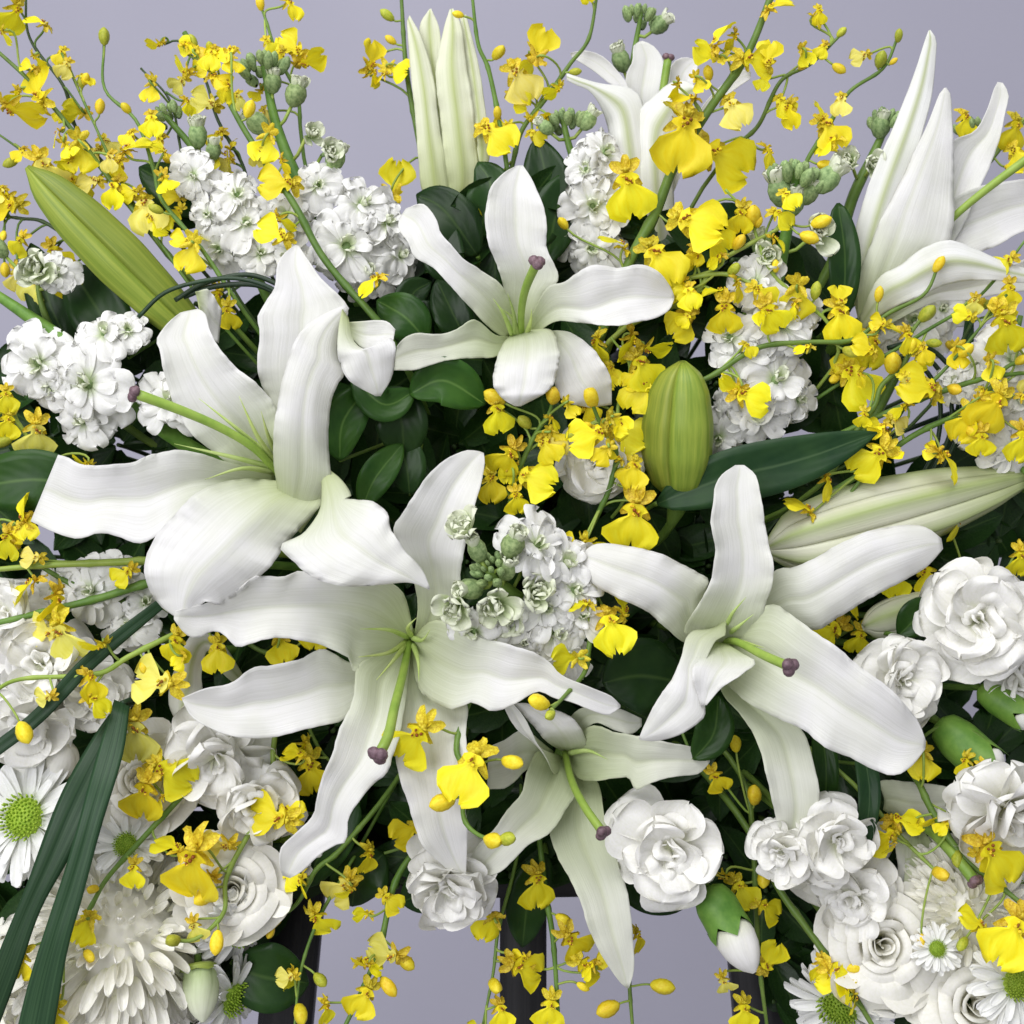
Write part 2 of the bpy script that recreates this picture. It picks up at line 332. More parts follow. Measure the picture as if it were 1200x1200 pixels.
lily('lily_flower', 'star-shaped white lily with an upright dark-tipped pistil, next to yellow orchids and glossy leaves', (608, 395, -30), [
  pt([(598,392),(588,330),(574,288),(568,255),(574,222),(590,203),(606,194)], [(622,392),(636,350),(654,325),(642,292),(639,252),(626,215),(613,194)], [-25,0,16,18,4], cup=10, groove=7),
  pt([(594,398),(575,385),(550,360),(530,337),(510,316),(486,301),(478,283),(467,268),(468,256)], [(606,380),(590,338),(562,315),(545,305),(530,289),(517,273),(511,256),(496,239),(476,244)], [-25,14,34,34,14], cup=8, groove=6),
  pt([(612,392),(640,338),(662,330),(688,313),(706,311),(726,313),(752,310),(772,319),(785,335),(790,347)], [(620,398),(650,377),(682,379),(720,381),(746,378),(770,372),(785,362),(790,350)], [-25,24,44,48,30], cup=8, groove=6, M=[(615,395),(650,362),(690,362),(720,352),(745,348),(790,349)]),
  pt([(600,395),(580,392),(557,375),(532,387),(510,392),(490,390),(475,395),(465,406)], [(604,405),(580,418),(558,420),(530,421),(495,431),(480,434),(462,434)], [-25,6,22,26,16], cup=8, groove=6, mat='lily_petal_green'),
  pt([(600,392),(590,402),(582,422),(578,437),(580,455),(590,468),(604,476)], [(622,385),(648,388),(655,412),(654,432),(650,448),(638,461),(610,476)], [-20,38,64,70,56], cup=-10, groove=4),
  pt([(616,392),(640,402),(650,430),(650,450),(662,470),(692,478)], [(622,390),(662,388),(692,405),(706,425),(716,445),(717,474)], [-25,10,24,24,6], cup=8, groove=6),
 ], dict(pts=[(611,394,-15),(611,365,30),(616,338,62),(629,308,92)], r=4.6, s=10),
 [[(604,392,-10),(602,368,25),(595,344,45)], [(600,392,-10),(590,368,20),(578,350,36)], [(617,392,-10),(622,376,20),(623,362,35)], [(608,392,-10),(600,372,20),(588,362,36)]])

lily('lily_flower', 'widest open white lily with a long drooping green pistil beside a stock spike pointing outward', (480, 750, 0), [
  pt([(485,750),(489,705),(477,655),(461,621),(475,595),(498,562),(520,540),(545,528),(562,529)], [(500,750),(535,712),(538,688),(541,660),(550,625),(555,595),(563,570),(568,545),(567,531)], [10,44,58,60,40], cup=8, groove=7),
  pt([(486,745),(470,692),(420,673),(352,668),(335,676),(300,676),(280,690),(250,704),(205,716)], [(478,758),(420,788),(408,770),(380,758),(345,750),(312,748),(285,757),(276,757),(264,745),(250,740),(230,748),(216,742),(204,726)], [10,60,80,86,112], cup=8, groove=9, M=[(480,750),(445,724),(400,711),(330,711),(280,716),(240,722),(204,722)], ruf=3.5),
  pt([(472,752),(420,778),(378,760),(350,773),(320,780),(296,783),(270,800),(240,807),(213,818)], [(476,765),(440,805),(405,842),(385,848),(350,856),(310,866),(270,862),(242,851),(224,839),(214,821)], [5,36,58,68,76], cup=10, groove=7),
  pt([(470,752),(442,766),(418,782),(414,815),(402,845),(394,868),(389,888),(377,912),(371,935),(366,955),(346,977),(330,992),(327,1010),(331,1026)], [(482,755),(478,800),(470,850),(461,885),(454,906),(438,920),(420,940),(408,960),(405,985),(394,990),(374,1002),(356,1020),(340,1029)], [10,66,104,118,104,96], cup=7, groove=8, ruf=3.5),
  pt([(478,758),(468,840),(464,885),(470,915),(478,942),(486,970),(496,992),(520,1015),(540,1028)], [(488,755),(520,800),(548,826),(546,860),(550,905),(546,940),(548,970),(547,1000),(546,1027)], [5,58,82,86,66], cup=8, groove=6),
  [pt([(484,748),(505,728),(532,732),(560,745),(600,757),(640,772),(657,790),(690,805),(715,815),(727,826)], [(482,760),(488,800),(502,820),(526,831),(540,828),(556,823),(580,833),(602,826),(630,811),(650,818),(668,822),(700,835),(713,838),(727,829)], [10,72,100,104,92], cup=8, groove=6, ruf=3.5)],
 ], dict(pts=[(480,750,10),(472,790,70),(462,830,120),(455,862,148),(444,884,165)], r=5.2, s=12),
 [[(478,747,15),(455,738,60),(422,737,84)], [(482,745,15),(478,735,50),(488,724,70)], [(484,748,15),(495,750,56),(504,738,76)], [(476,752,15),(455,765,60),(420,770,92)], [(476,755,15),(460,775,80),(441,797,110)], [(484,755,15),(490,775,76),(491,798,112)]], sr=6)

lily('lily_flower', 'white lily with a pinkish three-lobed stigma lying over its broad petal, beneath the cream bud', (848, 750, 0), [
  pt([(830,748),(826,700),(830,680),(820,672),(790,656),(760,645),(725,638),(697,638),(681,650)], [(826,760),(800,752),(780,735),(755,715),(735,705),(706,692),(686,676),(678,663),(680,652)], [5,48,68,64,38], cup=-8, groove=6),
  pt([(838,752),(802,742),(815,715),(829,690),(836,660),(838,640),(835,620),(833,612),(836,590),(837,572),(846,556),(862,545)], [(862,760),(886,748),(895,718),(905,680),(905,655),(900,630),(894,597),(890,575),(885,556),(872,545)], [5,56,78,80,72], cup=12, groove=4, ruf=3),
  pt([(862,745),(890,690),(910,668),(930,664),(952,655),(980,640),(1020,622),(1060,615),(1085,618),(1103,631)], [(860,752),(905,740),(935,735),(958,738),(986,722),(1020,700),(1060,680),(1086,664),(1105,643)], [5,40,66,72,52], cup=-10, groove=4),
  pt([(862,750),(880,722),(905,708),(926,718),(950,738),(975,755),(996,770),(1020,790),(1040,805),(1060,825),(1076,845),(1085,868)], [(850,762),(848,795),(865,814),(882,826),(906,840),(940,855),(956,866),(976,880),(1000,890),(1020,901),(1046,908),(1067,899),(1084,878)], [10,72,110,118,102], cup=7, groove=7, ruf=3.5),
  pt([(842,760),(845,808),(870,840),(889,875),(899,910),(905,940),(912,968),(924,985)], [(856,760),(890,818),(940,855),(952,890),(960,930),(956,958),(942,977),(929,987)], [0,48,66,72,54], cup=9, groove=6, mat='lily_petal_green'),
  [pt([(838,745),(818,738),(805,746),(799,768),(790,790),(780,806),(767,826),(755,850),(749,865)], [(848,714),(854,722),(850,736),(851,744),(838,752),(826,775),(818,788),(821,802),(826,826),(824,841),(800,859),(772,868),(750,867)], [30,92,118,122,108], cup=-8, groove=5),
   pt([(832,750),(812,780),(814,802),(822,828)], [(854,756),(874,768),(887,777),(868,791),(846,806),(828,826)], [52,100,116,118], n=18, groove=0, ruf=3)],
 ], dict(pts=[(848,750,10),(866,753,60),(895,768,112),(925,781,146)], r=4.8, s=11),
 [[(850,742,15),(856,722,58),(874,700,80)], [(852,744,15),(864,735,60),(883,720,84)], [(852,750,15),(870,752,66),(895,759,104)], [(846,756,15),(843,766,70),(849,782,104)]], sr=6)

lily('lily_flower', 'green-throated white lily tucked under larger lilies with one long petal hanging straight down', (662, 885, -60), [
  pt([(656,885),(640,880),(620,866),(602,850),(588,823)], [(662,895),(650,907),(640,888),(628,868),(614,840),(600,823)], [-40,28,40,32,20], cup=8, groove=3),
  pt([(658,880),(640,868),(620,845),(602,824)], [(668,882),(687,876),(682,856),(662,836),(616,824)], [-40,16,22,14], cup=-10, groove=4),
  pt([(664,880),(668,842),(692,826),(722,829),(752,842)], [(668,882),(695,848),(720,856),(740,860),(752,851)], [-50,-6,10,0], cup=6, groove=4, mat='lily_petal_green'),
  pt([(664,876),(692,851),(720,858),(750,862),(780,870),(810,875),(831,884)], [(664,893),(682,914),(720,912),(736,912),(746,926),(766,916),(790,910),(818,907),(832,893)], [-45,4,22,26,14], cup=9, groove=8, mat='lily_petal_green'),
  pt([(658,890),(652,930),(645,972),(652,1000),(664,1025),(680,1056),(691,1090),(705,1120),(724,1148),(734,1158)], [(668,890),(700,915),(707,950),(713,975),(726,1010),(736,1052),(742,1100),(743,1136),(737,1158)], [-50,-6,22,32,18], cup=8, groove=7, mat='lily_petal_green'),
  [pt([(654,885),(630,880),(618,905),(611,930),(596,946),(581,970),(560,990),(548,1006),(548,1022)], [(664,890),(675,925),(660,955),(645,975),(620,990),(600,1010),(585,1022),(562,1030)], [-45,12,36,46,34], cup=8, groove=5, mat='lily_petal_green'),
   pt([(648,880),(615,856),(595,865),(572,876)], [(650,900),(618,902),(596,922),(571,925)], [-40,-10,-6,-16], n=14)],
 ], dict(pts=[(662,882,-30),(670,915,30),(685,945,66),(706,975,92)], r=4.6, s=10),
 [[(668,882,-20),(690,880,10),(712,890,30)]], mat='lily_petal')

lily('lily_flower', 'slender white trumpet lily seen from the side behind the thickest orchid stem', (742, 330, -130), [
  pt([(738,330),(716,300),(714,240),(715,190),(712,150),(702,122),(690,106),(676,100),(664,94)], [(742,330),(752,300),(756,250),(764,190),(757,140),(749,112),(735,102),(700,97),(664,86)], [-120,-95,-86,-84,-84], cup=-16, groove=-2, mat='lily_outer'),
  pt([(738,320),(745,200),(725,112),(712,97),(694,82),(670,67)], [(742,320),(760,200),(738,108),(726,86),(706,66),(685,59),(668,62)], [-120,-118,-112,-112,-116], cup=8),
  pt([(740,320),(735,200),(732,100),(741,72),(742,55),(748,49)], [(746,320),(770,200),(772,112),(777,90),(777,70),(766,54),(753,48)], [-120,-130,-132,-132,-134], cup=8, groove=6),
  pt([(744,320),(765,200),(783,100),(787,76),(800,67),(812,69)], [(748,320),(785,200),(812,100),(817,84),(818,72)], [-120,-130,-128,-128,-128], cup=8),
  pt([(744,330),(752,260),(746,180),(748,135),(764,115),(784,98),(800,94),(817,102)], [(748,330),(790,300),(790,240),(789,180),(798,142),(808,128),(816,114),(818,104)], [-120,-92,-82,-80,-82], cup=-16, groove=-2, mat='lily_outer'),
  pt([(750,320),(790,200),(820,130),(850,95),(866,82),(880,84)], [(752,320),(800,200),(835,128),(860,106),(880,92)], [-125,-120,-112,-110,-112], cup=8),
 ], dict(pts=[(752,250,-110),(770,160,-110),(778,100,-106),(783,68,-104)], r=4.6, s=8), mat='lily_petal')

lily('lily_flower', 'half-open white lily with tall pointed petals and yellow-green ribs, seen side-on against the wall', (1012, 385, -70), [
  pt([(1008,385),(998,335),(1000,280),(1020,212),(1046,150),(1070,90),(1083,50),(1088,36)], [(1020,385),(1036,300),(1056,232),(1076,172),(1092,112),(1097,62),(1097,46),(1090,35)], [-60,-44,-48,-60,-70], cup=-8, groove=-2, mat='lily_outer'),
  pt([(1006,385),(1004,330),(1012,305),(1032,260),(1060,202),(1085,150),(1100,112),(1106,104)], [(1030,385),(1088,310),(1112,285),(1118,242),(1118,190),(1116,140),(1114,112),(1109,103)], [-60,-26,-22,-30,-36], cup=-8, groove=0, M=[(1014,380),(1030,330),(1048,285),(1062,245),(1080,200),(1098,150),(1106,115),(1107,103)]),
  pt([(1016,385),(1050,310),(1090,240),(1110,172),(1142,154),(1156,130),(1164,106),(1169,96)], [(1020,385),(1090,320),(1126,270),(1142,232),(1160,196),(1171,165),(1178,132),(1182,111),(1175,97)], [-65,-58,-62,-66,-66], cup=10),
  pt([(1006,375),(1028,328),(1054,311),(1080,292),(1110,282),(1140,290),(1170,304),(1212,318)], [(1010,388),(1040,364),(1080,346),(1120,331),(1160,328),(1190,331),(1212,332)], [-55,-8,6,4,-8], cup=-9, groove=-3, mat='lily_outer'),
  pt([(1018,385),(1060,310),(1108,240),(1145,220),(1180,212),(1225,208)], [(1022,390),(1090,335),(1130,305),(1165,290),(1190,275),(1225,262)], [-65,-64,-62,-60,-60], cup=8),
  pt([(1018,388),(1085,340),(1130,325),(1160,318),(1212,300)], [(1020,392),(1090,356),(1130,352),(1170,345),(1212,340)], [-70,-46,-40,-42,-46], cup=8),
 ], dict(pts=[(1040,350,-60),(1085,290,-52),(1120,252,-44),(1165,215,-30),(1215,178,-20)], r=4.6, s=10), stem_from=(1006, 385, -60))

lily('lily_flower', 'tall white lily just opening with closed pointed petals standing among orchid stems', (530, 240, -110), [
  pt([(512,240),(495,225),(490,180),(485,120),(480,70),(477,25)], [(520,240),(528,225),(516,150),(508,92),(496,48),(480,18)], [-100,-88,-86,-90,-98], cup=-10, groove=-2, mat='lily_opening'),
  pt([(522,240),(526,225),(517,150),(511,85),(519,38),(527,11)], [(540,240),(560,216),(557,150),(547,75),(541,32),(531,10)], [-98,-78,-74,-78,-90], cup=-10, groove=-3, mat='lily_opening'),
  pt([(540,240),(556,216),(553,150),(545,72),(539,20)], [(546,240),(573,188),(569,130),(560,72),(546,17)], [-100,-86,-84,-88,-96], cup=-10, groove=-2, mat='lily_opening'),
  pt([(514,240),(500,120),(493,60),(492,30),(503,11)], [(524,240),(525,120),(518,70),(515,34),(505,10)], [-112,-114,-110,-108,-110], cup=-6),
 ], mat='lily_opening', stem_from=(528, 236, -105))
lily('lily_flower', 'white lily almost hidden behind the widest lily, one recurved petal showing beside pale orchids', (300, 800, -60), [
  pt([(290,800),(258,750),(230,742),(214,760),(200,800),(198,825),(206,845)], [(290,812),(262,790),(244,762),(236,790),(238,815),(230,845),(240,860)], [-50,-10,8,16,6], cup=-10, groove=-3, mat='lily_outer'),
  pt([(300,805),(270,840),(245,856),(222,858)], [(306,812),(290,860),(268,874),(240,868)], [-50,-20,-8,-6], cup=6),
 ], mat='lily_petal')
lily('lily_flower', 'shaded white lily low among carnations and roses, brown stigma pointing downward', (1070, 965, -40), [
  pt([(1064,962),(1030,918),(1060,916),(1100,920),(1122,926)], [(1066,968),(1034,948),(1078,966),(1110,960),(1122,940)], [-35,-8,2,-4], cup=-8, groove=4, mat='lily_petal_green'),
  pt([(1070,968),(1062,1000),(1060,1035),(1068,1070),(1084,1096),(1104,1104)], [(1078,968),(1092,988),(1110,1020),(1120,1060),(1118,1090),(1108,1104)], [-35,4,22,26,16], cup=8, groove=5, mat='lily_petal_green'),
  pt([(1064,968),(1050,990),(1052,1020),(1044,1048),(1036,1060)], [(1070,970),(1073,1000),(1070,1030),(1060,1058),(1044,1066)], [-35,6,18,16], cup=-8, groove=0),
  pt([(1060,965),(1040,955),(1020,975),(1000,990)], [(1064,970),(1050,990),(1036,1010),(1010,1010)], [-35,-20,-16,-24], cup=6),
 ], dict(pts=[(1072,962,-20),(1095,978,30),(1120,1004,58),(1142,1032,76)], r=6, s=10), mat='lily_petal')

def bud(label, a, b, r, mat, tip_end=1, name='lily_bud', prof=None, lobes=3, phase=.4):
    """closed lily bud: three tepals with a raised rib each, from stem end a to tip b"""
    A, B = P(*a), P(*b); root = thing(name, label, 'bud', A); ax = (B-A).normalized()
    q = ax.to_track_quat('Z', 'Y').to_matrix(); L = (B-A).length; prof = prof or [(0, .30), (.08, .52), (.25, .78), (.5, .97), (.66, 1.0), (.82, .86), (.93, .58), (1, .10)]
    ts = np.linspace(0, 1, 26); rr = np.interp(ts, [p[0] for p in prof], [p[1] for p in prof]); rr = np.convolve(np.pad(rr, 1, 'edge'), [.25, .5, .25], 'valid')
    for k in range(lobes):
        mb = MB(); g = []
        for t, w in zip(ts, rr):
            row = []
            for s in np.linspace(-1, 1, 13):
                th = phase+2*math.pi*(k+s*.5)/lobes
                rad = r*U*w*(1+.07*math.cos(s*math.pi)+.07*math.exp(-(s/.13)**2)-.05*math.exp(-((abs(s)-1)/.1)**2))
                row.append(A+ax*L*t+q @ Vector((math.cos(th)*rad, math.sin(th)*rad, 0)))
            g.append(row)
        mb.grid(g); solid(build(mb, 'petal', MAT[mat], root), .0005)
    mb = MB(); sp = stem_pts(*a, dirw=ax); mb.tube(sp, [(6+r*.26*max(0, 1-i/2))*U for i in range(len(sp))], 8); build(mb, 'stem', MAT['stem_green'], root)
bud('plump closed green lily bud beside the yellow orchid cluster and stock', (795, 580, -20), (800, 424, 26), 40, 'bud_green', prof=[(0, .3), (.08, .7), (.3, .98), (.55, 1), (.8, .82), (.93, .55), (.98, .3), (1, .02)], phase=1.1)
bud('long olive-green lily bud leaning away from the curled-petal lily', (228, 392, -70), (32, 196, -20), 33, 'bud_green', prof=[(0, .6), (.2, .86), (.45, 1), (.7, .9), (.88, .62), (.97, .25), (1, .02)], phase=.9)
bud('large cream lily bud with green ribs above the carnation', (1196, 562, -40), (898, 644, -10), 43, 'bud_cream', phase=.35, lobes=6, prof=[(0, .25), (.1, .52), (.3, .82), (.55, 1), (.75, .98), (.9, .8), (.97, .45), (1, .05)])
bud('small cream-green lily bud half hidden behind the double white carnation', (1118, 700, -50), (1012, 735, -30), 24, 'bud_cream')

# ------------------------------------------------------------------ generic petal meshes
def pmesh(name, mat, ln=1, wd=.6, a=.7, b=.35, curl=.4, cup=.1, ruf=.04, notch=.0, n=10, ns=7, freq=3, seed=0, roll=0.0):
    """petal from the origin along +Y, normal +Z, bending up with curl (radians), edges raised by cup, tip rolled back by roll"""
    rng = random.Random(seed+1); mb = MB(); g = []; uv = []
    mx = max((t**a)*((1-t)**b) for t in np.linspace(.01, .99, 60)); y = z = 0; ph = rng.uniform(0, 6)
    tl = np.sin(np.linspace(0, 1, n)*math.pi/2)**1.15; sk = rng.uniform(-.12, .12)
    for i, t in enumerate(tl):
        if i:
            tm = (t+tl[i-1])/2; an = curl*tm-roll*max(0, tm-.55)**1.5*4; dl = ln*(t-tl[i-1]); y += dl*math.cos(an); z += dl*math.sin(an)
        w = wd/2*max(.10 if i == 0 else .05, ((t+.001)**a*(1.0001-t)**b)/mx)
        row = []; ur = []
        for j in range(ns):
            s = -1+2*j/(ns-1); r = ruf*(t**1.5)*(math.sin(freq*2.2*s+ph+3*t)*(.4+abs(s))+.35*math.sin(freq*4*s+2*ph)*abs(s))
            yy = y-notch*ln*math.exp(-(s/.35)**2)*t**9
            row.append((s*w+sk*t*t*wd, yy, z+cup*s*s*w*2+r)); ur.append((j/(ns-1), t))
        g.append(row); uv.append(ur)
    mb.grid(g, uv); return mb.mesh(name, MAT[mat])
def variants(k, name, mat, **kw): return [pmesh(name, mat, seed=i*13+3, **kw) for i in range(k)]
STK = dict(out=variants(4, 'petal', 'stock_petal', ln=.56, wd=.52, a=.75, b=.25, curl=-.5, cup=.08, ruf=.07, notch=.1),
           mid=variants(4, 'petal', 'stock_petal', ln=.44, wd=.42, a=.75, b=.25, curl=-.7, cup=.10, ruf=.08, notch=.12),
           inn=variants(3, 'petal', 'stock_petal_young', ln=.28, wd=.22, a=.7, b=.3, curl=.5, cup=.30, ruf=.04))
CAR = [variants(5, 'petal', 'carnation_petal', ln=.54, wd=.60, a=.9, b=.36, curl=-.25, cup=.10, ruf=.05, n=12, ns=15, freq=1.7, roll=.5),
       variants(5, 'petal', 'carnation_petal', ln=.46, wd=.54, a=.85, b=.36, curl=.35, cup=.20, ruf=.05, n=12, ns=15, freq=1.7, roll=.7),
       variants(5, 'petal', 'carnation_petal', ln=.36, wd=.40, a=.8, b=.36, curl=.7, cup=.38, ruf=.03, n=10, ns=9, freq=2.5, roll=.5)]
ROS = [variants(4, 'petal', 'rose_petal', ln=.56, wd=.74, a=.7, b=.36, curl=.45, cup=.22, ruf=.015, n=10, ns=9, freq=1.5, roll=1.1),
       variants(4, 'petal', 'rose_petal', ln=.47, wd=.60, a=.6, b=.34, curl=.6, cup=.38, ruf=.012, n=10, ns=9, freq=1.5, roll=.9),
       variants(4, 'petal', 'rose_petal', ln=.42, wd=.50, a=.6, b=.36, curl=1.5, cup=.45, ruf=.012, n=10, ns=9, freq=1.5, roll=.3)]
MUM = variants(4, 'petal', 'mum_petal', ln=.22, wd=.07, a=.32, b=.34, curl=.15, cup=.45, ruf=.01, n=8)
MUMI = variants(3, 'petal', 'mum_petal', ln=.17, wd=.06, a=.32, b=.34, curl=.7, cup=.45, ruf=.01, n=8)
DAI = variants(4, 'petal', 'daisy_petal', ln=.42, wd=.12, a=.35, b=.22, curl=-.12, cup=.22, ruf=.012, n=7)
def pl(az, el, r0=.03, z0=0.0, sc=1.0, twist=0.0):
    return Matrix.Rotation(az, 4, 'Z') @ Matrix.Translation((0, r0, z0)) @ Matrix.Rotation(el, 4, 'X') @ Matrix.Rotation(twist, 4, 'Y') @ Matrix.Scale(sc, 4)
R = random.uniform
def bloom_root(name, label, cat, x, y, d, size, direc, group=None):
    root = thing(name, label, cat, P(x, y, d), group); D = wdir(direc); M = frame(D, R(0, 6.28)) @ Matrix.Scale(size*U, 4)
    return root, M, D
def stem_for(root, x, y, d, D, r=4, mat='stem_green', back=0, calyx=None):
    mb = MB(); a = P(x, y, d)-D*back; L = stem_pts(x, y, d, D); sh = a-L[0]
    L = [p+sh*(1-i/(len(L)-1)) for i, p in enumerate(L)]; mb.tube(L, r*U, 7); build(mb, 'stem', MAT[mat], root)
def calyx(root, M, r, h, z0=0.02, mat='calyx_green'):
    M = Matrix.Translation(root.location) @ M; mb = MB(); g = []
    for t, w in ((0, .25), (.12, .8), (.4, 1), (.8, .95), (1, 1.1)):
        g.append([M @ Vector((math.cos(b)*r*w*(1+.06*math.cos(5*b)), math.sin(b)*r*w, z0-h*(1-t))) for b in np.linspace(0, 2*math.pi, 15, endpoint=False)])
    mb.grid(g, closed=True); build(mb, 'calyx', MAT[mat], root)
def carnation(x, y, d, size, direc, label):
    size *= .86; root, M, D = bloom_root('carnation', label, 'carnation', x, y, d, size, direc); th = 0
    for n, el, z, li, sc in ((6, -.08, -.04, 0, 1), (6, .16, 0, 0, .94), (6, .34, .03, 1, 1), (5, .54, .05, 1, .84)):
        for k in range(n):
            th += 2.399963; part('petal', random.choice(CAR[li]), root, M @ pl(th+R(-.35, .35), el+R(-.22, .22), R(.0, .06), z+R(-.02, .03), sc*R(.78, 1.14), R(-.55, .55)))
    for li, n in ((2, 4), (1, 4), (0, 3)):
        for k in range(n):
            th += 2*math.pi/n+R(-.5, .5); part('petal', random.choice(CC[li]), root, M @ Matrix.Rotation(th, 4, 'Z') @ Matrix.Translation((R(-.05, .05), R(-.05, .05), -.02+R(-.03, .03))) @ Matrix.Rotation(R(-.3, .3), 4, 'X') @ Matrix.Scale(R(.8, 1.15), 4))
    calyx(root, M, .11, .42); stem_for(root, x, y, d, D, 4, back=size*U*.38)
def cupmesh(r0, h, span, flare, roll, ruf, mat, seed, n=9, ns=11):
    """petal wrapped round the bloom's axis like part of a cup, rim rolled outwards"""
    rng = random.Random(seed*31+5); mb = MB(); g = []; uv = []; ph = rng.uniform(0, 6)
    for i in range(n):
        t = i/(n-1); row = []; ur = []
        for j in range(ns):
            q = -1+2*j/(ns-1); hh = h*(1-.42*abs(q)**2.6); w = .55+.45*min(1, t*1.6); th = q*span*w
            rr = r0*(.35+.65*min(1, t*2)**.6)+flare*t**1.6+roll*max(0, t-.72)**1.5*6*r0**.5+ruf*t*math.sin(4*q+ph)+.02*q*span*.4
            z = hh*math.sin(min(1, t)*1.45)-roll*max(0, t-.78)**1.6*3
            row.append((rr*math.sin(th), rr*math.cos(th), z+ruf*t*math.sin(6*q+2*ph))); ur.append((j/(ns-1), t))
        g.append(row); uv.append(ur)
    mb.grid(g, uv); return mb.mesh('petal', MAT[mat])
RC = [[cupmesh(r0, h, sp, fl, ro, .006, 'rose_petal', k*10+v) for v in range(3)] for k, (r0, h, sp, fl, ro) in enumerate(
    ((.020, .36, 1.7, .012, .02), (.050, .37, 1.5, .02, .05), (.085, .37, 1.25, .035, .08), (.125, .36, 1.1, .06, .12), (.165, .34, 1.0, .10, .18), (.20, .30, .9, .16, .25)))]
CC = [[cupmesh(r0, h, sp, fl, ro, .026, 'carnation_petal', 90+k*10+v) for v in range(4)] for k, (r0, h, sp, fl, ro) in enumerate(
    ((.03, .30, 1.5, .03, .08), (.07, .30, 1.1, .07, .14), (.11, .28, .95, .10, .2)))]
def rose(x, y, d, size, direc, label):
    size *= .9; root, M, D = bloom_root('rose', label, 'rose', x, y, d, size, direc); th = 0
    for k in range(5): part('petal', random.choice(ROS[0]), root, M @ pl(k*1.257+R(-.2, .2), .22+R(-.1, .1), .05, -.12, R(.95, 1.05), R(-.15, .15)))
    for li, n in ((5, 5), (4, 5), (3, 4), (2, 4), (1, 3), (0, 2)):
        for k in range(n):
            th += 2*math.pi/n+R(-.2, .2); part('petal', random.choice(RC[li]), root, M @ Matrix.Rotation(th, 4, 'Z') @ Matrix.Translation((R(-.012, .012), R(-.012, .012), -.12+R(-.012, .012))) @ Matrix.Rotation(R(-.07, .07), 4, 'X') @ Matrix.Scale(R(.95, 1.05), 4))
    calyx(root, M, .10, .2, -.08); stem_for(root, x, y, d, D, 4.5, back=size*U*.26)
def pompon(x, y, d, size, direc, label, N=290, extra=260):
    root, M, D = bloom_root('pompon_chrysanthemum', label, 'chrysanthemum', x, y, d, size, direc); mb = MB()
    for k in range(N+extra):
        f = (k+.5)/(N+extra); pol = math.acos(1-1.45*f); el = math.pi/2-pol
        Q = Matrix.Rotation(k*2.399963, 4, 'Z') @ Matrix.Rotation(el+R(-.12, .12)-.10, 4, 'X') @ Matrix.Translation((0, .36+R(-.03, .03), 0)) @ Matrix.Rotation(-(.25+.75*min(1, f*4))+R(-.15, .15), 4, 'X') @ Matrix.Rotation(R(-.4, .4), 4, 'Y') @ Matrix.Scale(R(.82, 1.18)*(.72+.36*min(1, f*1.5)), 4)
        me = random.choice(MUM if f > .05 else MUMI)
        if k < N: part('petal', me, root, M @ Q)
        else:
            o = len(mb.v); mb.v += [tuple(Q @ v.co) for v in me.vertices]; mb.f += [tuple(o+i for i in p.vertices) for p in me.polygons]; mb.mi += [0]*len(me.polygons)
            uu = {l.vertex_index: me.uv_layers[0].data[l.index].uv for l in me.loops}; mb.uv += [tuple(uu[i]) for i in range(len(me.vertices))]
    part('outer_petals', mb.mesh('outer_petals', MAT['mum_petal']), root, M)['kind'] = 'stuff'
    mb = MB(); mb.ball((0, 0, 0), .36, 16, 12); part('core', mb.mesh('core', MAT['mum_petal']), root, M)
    calyx(root, M, .12, .2, -.2); stem_for(root, x, y, d, D, 5, back=size*U*.3)
def daisy(x, y, d, size, direc, label, droop=0.0, disc=.17):
    root, M, D = bloom_root('daisy_chrysanthemum', label, 'chrysanthemum', x, y, d, size, direc)
    for n, el, sc in ((17, -.05-droop, 1), (15, .14-droop, .93), (11, .32-droop, .78)):
        for k in range(n):
            part('petal', random.choice(DAI), root, M @ pl(2*math.pi*(k+R(-.25, .25))/n+sc*3, el+R(-.1, .1), .09, 0, sc*R(.85, 1.1), R(-.4, .4)))
    ML = M; M = Matrix.Translation(root.location) @ M; mb = MB(); mb.ball(M @ Vector((0, 0, .0)), (disc*.92*size*U, disc*.92*size*U, .09*size*U), 16, 8, D)
    for k in range(110):
        f = (k+.5)/110; rr = disc*math.sqrt(f); an = k*2.399963; z = .085*math.sqrt(max(0, 1-f*.9))+(.03 if f > .6 else 0)
        b = Vector((rr*math.cos(an), rr*math.sin(an), z)); tip = b+Vector((rr*math.cos(an)*.10, rr*math.sin(an)*.10, R(.02, .045)))
        mb.tube([M @ b, M @ tip], [.010*size*U, .006*size*U], 5)
    build(mb, 'disc', MAT['disc_green'], root); calyx(root, ML, .09, .12, -.02); stem_for(root, x, y, d, D, 4, back=size*U*.12)

